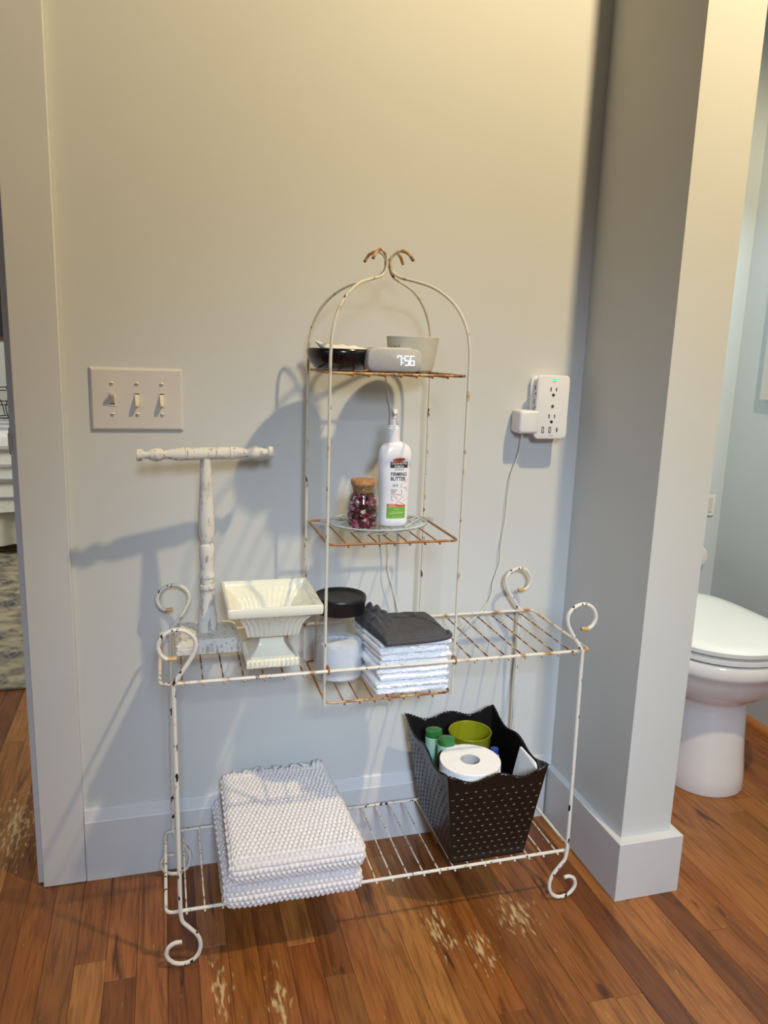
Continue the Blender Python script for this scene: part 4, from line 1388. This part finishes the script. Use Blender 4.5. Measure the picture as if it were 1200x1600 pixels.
# studs and slits (relief pattern on the four sides)
mbs, mbd = MB(), MB()
for side in range(4):
    rows = 12
    cols = 10 if side % 2 == 0 else 12
    for r_ in range(rows):
        for c_ in range(cols):
            f_ = (c_ + 0.5 + (0.5 if r_ % 2 else 0)) / (cols + 0.5)
            if f_ > 0.98:
                continue
            a_, b_ = brim(side + f_)
            v = 0.05 + 0.88 * (r_ + 0.4) / rows
            a2, b2 = brim(side + min(f_ + 0.01, 0.999))
            a_.z = a2.z = T['z'] - 0.004
            P0 = b_.lerp(a_, v)
            tx = (b2.lerp(a2, v) - P0).normalized()
            tz = (a_ - b_).normalized()
            nn_ = tx.cross(tz)
            if nn_.dot(P0 - Vector((cen.x, cen.y, P0.z))) < 0:
                nn_ = -nn_
            if side % 2 == 0:
                s1, s2 = 0.0036, 0.0036
                P1 = P0 + nn_ * 0.0003
                for (ua, ub) in ((s1, 0.0009), (0.0009, s2)):
                    mbs.add([P1 - tx * ua, P1 - tz * ub, P1 + tx * ua, P1 + tz * ub, P1 + nn_ * 0.0012], [(0, 1, 4), (1, 2, 4), (2, 3, 4), (3, 0, 4)])
            else:
                P1 = P0 + nn_ * 0.0002
                ua, ub = 0.0022, 0.0042
                mbd.add([P1 - tx * ua, P1 - tz * ub, P1 + tx * ua, P1 + tz * ub, P1 + nn_ * 0.0010], [(0, 1, 4), (1, 2, 4), (2, 3, 4), (3, 0, 4)])
tag(obj('stud_pattern', mbs, M_STUD, t, sm=False), kind='stuff')
tag(obj('slit_pattern', mbd, M_SLIT, t, sm=False), kind='stuff')

# contents (they stand on the basket's bottom)
cz0 = bz0 + 0.0035
rx, ry, rz, rb = 0.7130, -0.2640, 0.3210, 0.2330
t = thing('toilet_roll', (rx, ry, rb), 'white toilet paper roll standing at the front inside the basket', 'toilet roll')
mb = MB()
rg = []
prof = [(0.0185, cz0), (0.056, cz0)]
zz = cz0
prof = [(0.0190, 0.0), (0.0560, 0.0)]
hgt = rz - rb
for k in range(int((hgt - 0.004) / 0.0028)):
    prof += [(0.0572, 0.002 + 0.0028 * k), (0.0580, 0.0034 + 0.0028 * k)]
prof += [(0.0578, hgt - 0.0012), (0.0570, hgt), (0.0190, hgt), (0.0190, 0.0)]
mb.lathe(prof, (rx, ry, rb), 56)
obj('paper', mb, M_PAPER, t, angle=25)
obj('core', MB().lathe([(0.0189, 0.0), (0.0189, hgt - 0.0008), (0.0180, hgt - 0.0008), (0.0180, 0.0)], (rx, ry, rb), 32), M_CORE, t)
t = thing('tumbler', (0.7530, -0.1640, cz0), 'olive green plastic tumbler standing empty in the back of the basket', 'cup')
hgt = 0.325 - cz0
obj('tumbler_body', MB().lathe([(0.0, 0.0), (0.026, 0.0), (0.0285, 0.002), (0.043, hgt - 0.002), (0.0437, hgt - 0.001), (0.0430, hgt), (0.0418, hgt - 0.001), (0.027, 0.006), (0.0, 0.005)], (0.7530, -0.1640, cz0), 44), M_OLIVE, t)


def tottle(name, x_, y_, top_, r_, label, tilt=(0, 0), cap=0.016):
    t_ = thing(name, (x_, y_, cz0), label, 'bottle')
    h_ = top_ - cz0
    prof_ = [(0.0, 0), (r_ * 1.1, 0.0), (r_ * 1.2, 0.004), (r_ * 1.4, h_ * 0.45), (r_ * 1.25, h_ * 0.7), (r_ * 1.02, h_ - cap - 0.001), (r_ * 0.9, h_ - cap), (0.0, h_ - cap)]
    q = MB().lathe(prof_, (x_, y_, cz0), 30, sy=0.8)
    c_ = MB().lathe([(0.0, h_ - cap + 0.0002), (r_ * 0.98, h_ - cap + 0.0002), (r_ * 1.0, h_ - cap * 0.6), (r_ * 0.93, h_ - 0.003), (r_ * 0.6, h_ - 0.0004), (0.0, h_)], (x_, y_, cz0), 30, sy=0.8)
    for q_ in (q, c_):
        q_.v = [(a + tilt[0] * (c - cz0), b + tilt[1] * (c - cz0), c) for a, b, c in q_.v]
    obj('bottle_body', q, M_MINT, t_)
    obj('cap', c_, M_GCAP, t_)
    return t_


tottle('shampoo_bottle', 0.6990, -0.1580, 0.335, 0.0180, 'pale mint bottle with green cap in the basket\'s back left corner', (-0.115, 0.0))
t_ = tottle('shampoo_bottle', 0.7060, -0.2030, 0.336, 0.0185, 'pale mint bottle with green cap squeezed behind the toilet roll', (-0.09, 0.02), 0.014)
mb = MB()
q = [(0.6700, -0.232, 0.235), (0.6605, -0.2250, 0.275), (0.6640, -0.2140, 0.308), (0.6730, -0.2080, 0.319), (0.6735, -0.2140, 0.300), (0.6740, -0.2260, 0.265), (0.6760, -0.234, 0.235)]
n_ = len(q)
mb.add(q + [(a + 0.003, b + 0.0045, c) for a, b, c in q], [tuple(range(n_)), tuple(range(2 * n_ - 1, n_ - 1, -1))] + [(i, i + n_, (i + 1) % n_ + n_, (i + 1) % n_) for i in range(n_)])
mb.box(0.6720, 0.6770, -0.2350, -0.2290, cz0, 0.2352)
mb.v = [(a + 0.004, b, c) for a, b, c in mb.v]
tb = thing('flat_tube', (0.676, -0.23, cz0), 'dark green flat tube with an orange mark wedged beside the mint bottles', 'tube')
obj('tube_body', mb, M_DGREEN, tb, sm=False)
obj('orange_mark', MB().box(0.6680, 0.6740, -0.2290, -0.2262, 0.270, 0.2830), M_ORANGE, tb, sm=False)
t = thing('small_bottle', (0.7915, -0.2020, cz0), 'small white bottle with a blue cap right of the toilet roll', 'bottle')
hgt = 0.298 - cz0
obj('bottle_body', MB().lathe([(0, 0), (0.012, 0), (0.0125, 0.003), (0.0125, hgt - 0.020), (0.008, hgt - 0.012), (0.0, hgt - 0.012)], (0.7915, -0.2020, cz0), 24), M_BOTTLE, t)
obj('cap', MB().lathe([(0, hgt - 0.0118), (0.008, hgt - 0.0118), (0.008, hgt + 0.003), (0.0, hgt + 0.004)], (0.7915, -0.2020, cz0), 24), M_BLUE, t)
obj('cap_rim', MB().lathe([(0.0092, hgt - 0.015), (0.0102, hgt - 0.012), (0.0092, hgt - 0.0095), (0.0086, hgt - 0.0118)], (0.7915, -0.2020, cz0), 24), M_PLASTIC, t)
# white flat box leaning at the right side
mb = MB()
q = [(0.8050, -0.3020), (0.8050, -0.2350)]
v0 = [(0.8020, -0.2940, cz0), (0.8020, -0.2240, cz0), (0.8175, -0.2560, 0.3285), (0.8290, -0.3110, 0.3215), (0.8285, -0.3180, 0.312)]
pts = [(0.8000, -0.2240, cz0), (0.8190, -0.2560, 0.3300), (0.8275, -0.3020, 0.3210), (0.8270, -0.3120, 0.3130), (0.8060, -0.2900, cz0)]
mb.add(pts + [(a + 0.0035, b, c) for a, b, c in pts], [(0, 1, 2, 3, 4), (9, 8, 7, 6, 5), (0, 5, 6, 1), (1, 6, 7, 2), (2, 7, 8, 3), (3, 8, 9, 4), (4, 9, 5, 0)])
tag(obj('white_panel', mb, M_PLASTIC, sm=False), 'thin flat white box leaning against the basket\'s right side', 'box')
FIT = False

# ================================================================== TOILET
tx_, t_c = 1.512, 0.10


def egg(hw_, yf_, yb_, z, n_=56, sq=2.2, ym=None):
    ym = yf_ + hw_ * 1.15 if ym is None else ym
    out = []
    for k in range(n_):
        a = 2 * pi * k / n_
        ca, sa = cos(a), sin(a)
        X = tx_ + hw_ * math.copysign(abs(ca) ** (2 / (2.15 if sa < 0 else 5.0)), ca)
        Y = ym + ((ym - yf_) * math.copysign(abs(sa) ** (2 / sq), sa) if sa < 0 else (yb_ - ym) * abs(sa) ** (2 / 5.0))
        out.append((X, Y, z))
    return out


t = thing('toilet', (tx_, 0.15, 0.0), 'white toilet with closed lid standing beyond the partition', 'toilet')
obj('bowl', MB().rings([egg(0.100, -0.048, 0.42, 0.001), egg(0.102, -0.050, 0.42, 0.006), egg(0.099, -0.047, 0.42, 0.05), egg(0.093, -0.040, 0.42, 0.12), egg(0.089, -0.034, 0.42, 0.20), egg(0.090, -0.032, 0.40, 0.232), egg(0.102, -0.040, 0.38, 0.247),
                        egg(0.130, -0.066, 0.37, 0.262), egg(0.154, -0.088, 0.36, 0.285), egg(0.170, -0.103, 0.35, 0.315), egg(0.176, -0.110, 0.35, 0.333), egg(0.181, -0.115, 0.35, 0.337), egg(0.183, -0.118, 0.35, 0.345), egg(0.183, -0.118, 0.35, 0.368), egg(0.178, -0.113, 0.35, 0.374)]), M_PORC, t, angle=50)
obj('seat', MB().rings([egg(0.174, -0.112, 0.325, 0.3775), egg(0.180, -0.119, 0.325, 0.3795), egg(0.180, -0.119, 0.325, 0.390), egg(0.175, -0.114, 0.325, 0.3925)]), M_SEAT, t, angle=50)
obj('lid', MB().rings([egg(0.176, -0.114, 0.335, 0.3975), egg(0.183, -0.122, 0.335, 0.4000), egg(0.184, -0.123, 0.335, 0.410), egg(0.180, -0.118, 0.333, 0.4145), egg(0.150, -0.08, 0.31, 0.4185), egg(0.08, 0.0, 0.25, 0.4215)]), M_SEAT, t, angle=50)
obj('seat_bumper', MB().box(1.50, 1.516, -0.106, -0.092, 0.3925, 0.3975), M_SLOT, t, sm=False)
obj('tank', MB().box(1.345, 1.668, 0.372, 0.520, 0.376, 0.70, 0.014), M_PORC, t)
obj('tank_lid', MB().box(1.338, 1.675, 0.364, 0.526, 0.7005, 0.730, 0.008), M_PORC, t)
obj('flush_lever', MB().tube([(1.37, 0.371, 0.655), (1.37, 0.355, 0.655), (1.44, 0.352, 0.650)], 0.006, 8), M_CHROME, t)
t = thing('alcove_outlet', (1.840, YA, 0.595), 'small white outlet plate on the alcove wall above the toilet', 'outlet')
obj('outlet_plate', MB().box(1.803, 1.845, YA - 0.006, YA - 0.0005, 0.595, 0.665, 0.002), M_PLASTIC, t, sm=False)
obj('outlet_face', MB().box(1.814, 1.834, YA - 0.008, YA - 0.0061, 0.608, 0.652, 0.0008), M_PLATE, t, sm=False)
t = thing('paper_holder', (1.815, YA, 0.445), 'round white knob on the alcove wall beside the partition', 'holder')
obj('knob', MB().lathe([(0.030, 0.0005), (0.034, 0.010), (0.034, 0.028), (0.028, 0.036), (0.0, 0.038)], (1.787, YA, 0.470), 28, 'y'), M_PLASTIC, t)

# ================================================================== BEDROOM BEYOND THE DOORWAY
rg_ = obj('rug', MB().box(-2.2, -0.05, 0.972, 3.6, 0.0003, 0.009, 0.002), M_RUG, sm=False)
tag(rg_, 'faded blue and cream patterned rug on the bedroom floor', 'rug')
t = thing('bed', (-1.2, 3.3, 0.0095), 'bed under a white striped quilt with pleated skirt in the far room', 'bed')
BX0, BX1, BY0, BY1 = -2.3, -0.22, 2.62, 4.3
obj('mattress', MB().box(BX0, BX1, BY0 + 0.05, BY1, 0.23, 0.60, 0.03), M_QUILT, t)
mb = MB()
rg = []
prof = [(BY1, 0.622), (3.6, 0.628), (3.0, 0.628), (BY0 + 0.05, 0.624), (BY0 + 0.01, 0.605), (BY0 - 0.004, 0.56), (BY0 - 0.008, 0.45), (BY0 - 0.012, 0.33), (BY0 - 0.015, 0.235)]
rings = []
for k in range(60):
    X = BX0 + (BX1 - BX0) * k / 59
    rings.append([(X, a + 0.006 * fbm((X * 7, b * 4, 1)), b + 0.006 * fbm((X * 5, a * 5, 2))) for a, b in prof] + [(X, a + 0.012 if i > 3 else a, b - (0.012 if i <= 4 else 0)) for i, (a, b) in list(enumerate(prof))[::-1]])
mb.rings(rings)
qo = obj('quilt', mb, M_QUILT, t)
mb = MB()
for z in (0.56, 0.548, 0.47, 0.40, 0.39, 0.31):
    mb.box(BX0, BX1, BY0 - 0.026, BY0 - 0.0145, z, z + 0.004)
for y in (2.75, 2.80, 2.98, 3.03, 3.2, 3.4):
    mb.box(BX0, BX1, y, y + 0.012, 0.628, 0.6355)
obj('quilt_stripe', mb, M_QLINE, qo, sm=False)
mb = MB()
rg = [[], [], [], []]
NP = 400
for k in range(NP):
    X = BX0 + (BX1 - BX0) * k / (NP - 1)
    d_ = 0.020 * sin(X * 42 + 1.2 * sin(X * 11))
    for q, (dy, z) in enumerate(((0.3, 0.26), (1.0, 0.06))):
        rg[q].append((X, BY0 + 0.022 + d_ * dy, z))
        rg[3 - q].append((X, BY0 + 0.026 + d_ * dy, z))
mb.rings(rg, False, False, closed=False)
obj('bed_skirt', mb, M_SKIRT, t)
for lx_ in (BX0 + 0.1, BX1 - 0.1):
    for ly_ in (BY0 + 0.15, BY1 - 0.1):
        obj('bed_leg', MB().box(lx_ - 0.03, lx_ + 0.03, ly_ - 0.03, ly_ + 0.03, 0.0093, 0.229), M_FRAME, t, sm=False)
t = thing('wire_basket', (-0.70, 3.35, 0.637), 'black wire basket standing on the bed in the far room', 'basket')
mb = MB()
for k in range(12):
    a = 2 * pi * k / 12
    c, s = cos(a), sin(a)
    mb.tube(smooth([(-0.66 + 0.10 * c, 3.35 + 0.10 * s, 0.640), (-0.66 + 0.15 * c, 3.35 + 0.15 * s, 0.72), (-0.66 + 0.17 * cos(a + 0.3), 3.35 + 0.17 * sin(a + 0.3), 0.80)], 4), 0.003, 5)
for r_, z in ((0.10, 0.641), (0.15, 0.72), (0.172, 0.80)):
    mb.tube([(-0.66 + r_ * cos(a), 3.35 + r_ * sin(a), z) for a in [2 * pi * k / 36 for k in range(36)]], 0.003, 5, close=True)
obj('wire_cage', mb, M_BLACKIRON, t)
t = thing('framed_picture', (-1.05, 4.49, 1.06), 'dark picture in a brown wooden frame on the far bedroom wall', 'picture')
mb = MB().box(-1.35, -0.78, 4.475, 4.499, 1.065, 1.095).box(-1.35, -0.78, 4.475, 4.499, 1.50, 1.53).box(-1.35, -1.32, 4.475, 4.499, 1.095, 1.50).box(-0.81, -0.78, 4.475, 4.499, 1.095, 1.50)
obj('picture_frame', mb, M_FRAME, t, sm=False)
obj('picture_sheet', MB().box(-1.32, -0.81, 4.485, 4.497, 1.095, 1.50), plain('dark_print_sheet', srgb(20, 22, 26), 0.6, var=0.6, scale=12), t, sm=False)
print('planks', cnt)
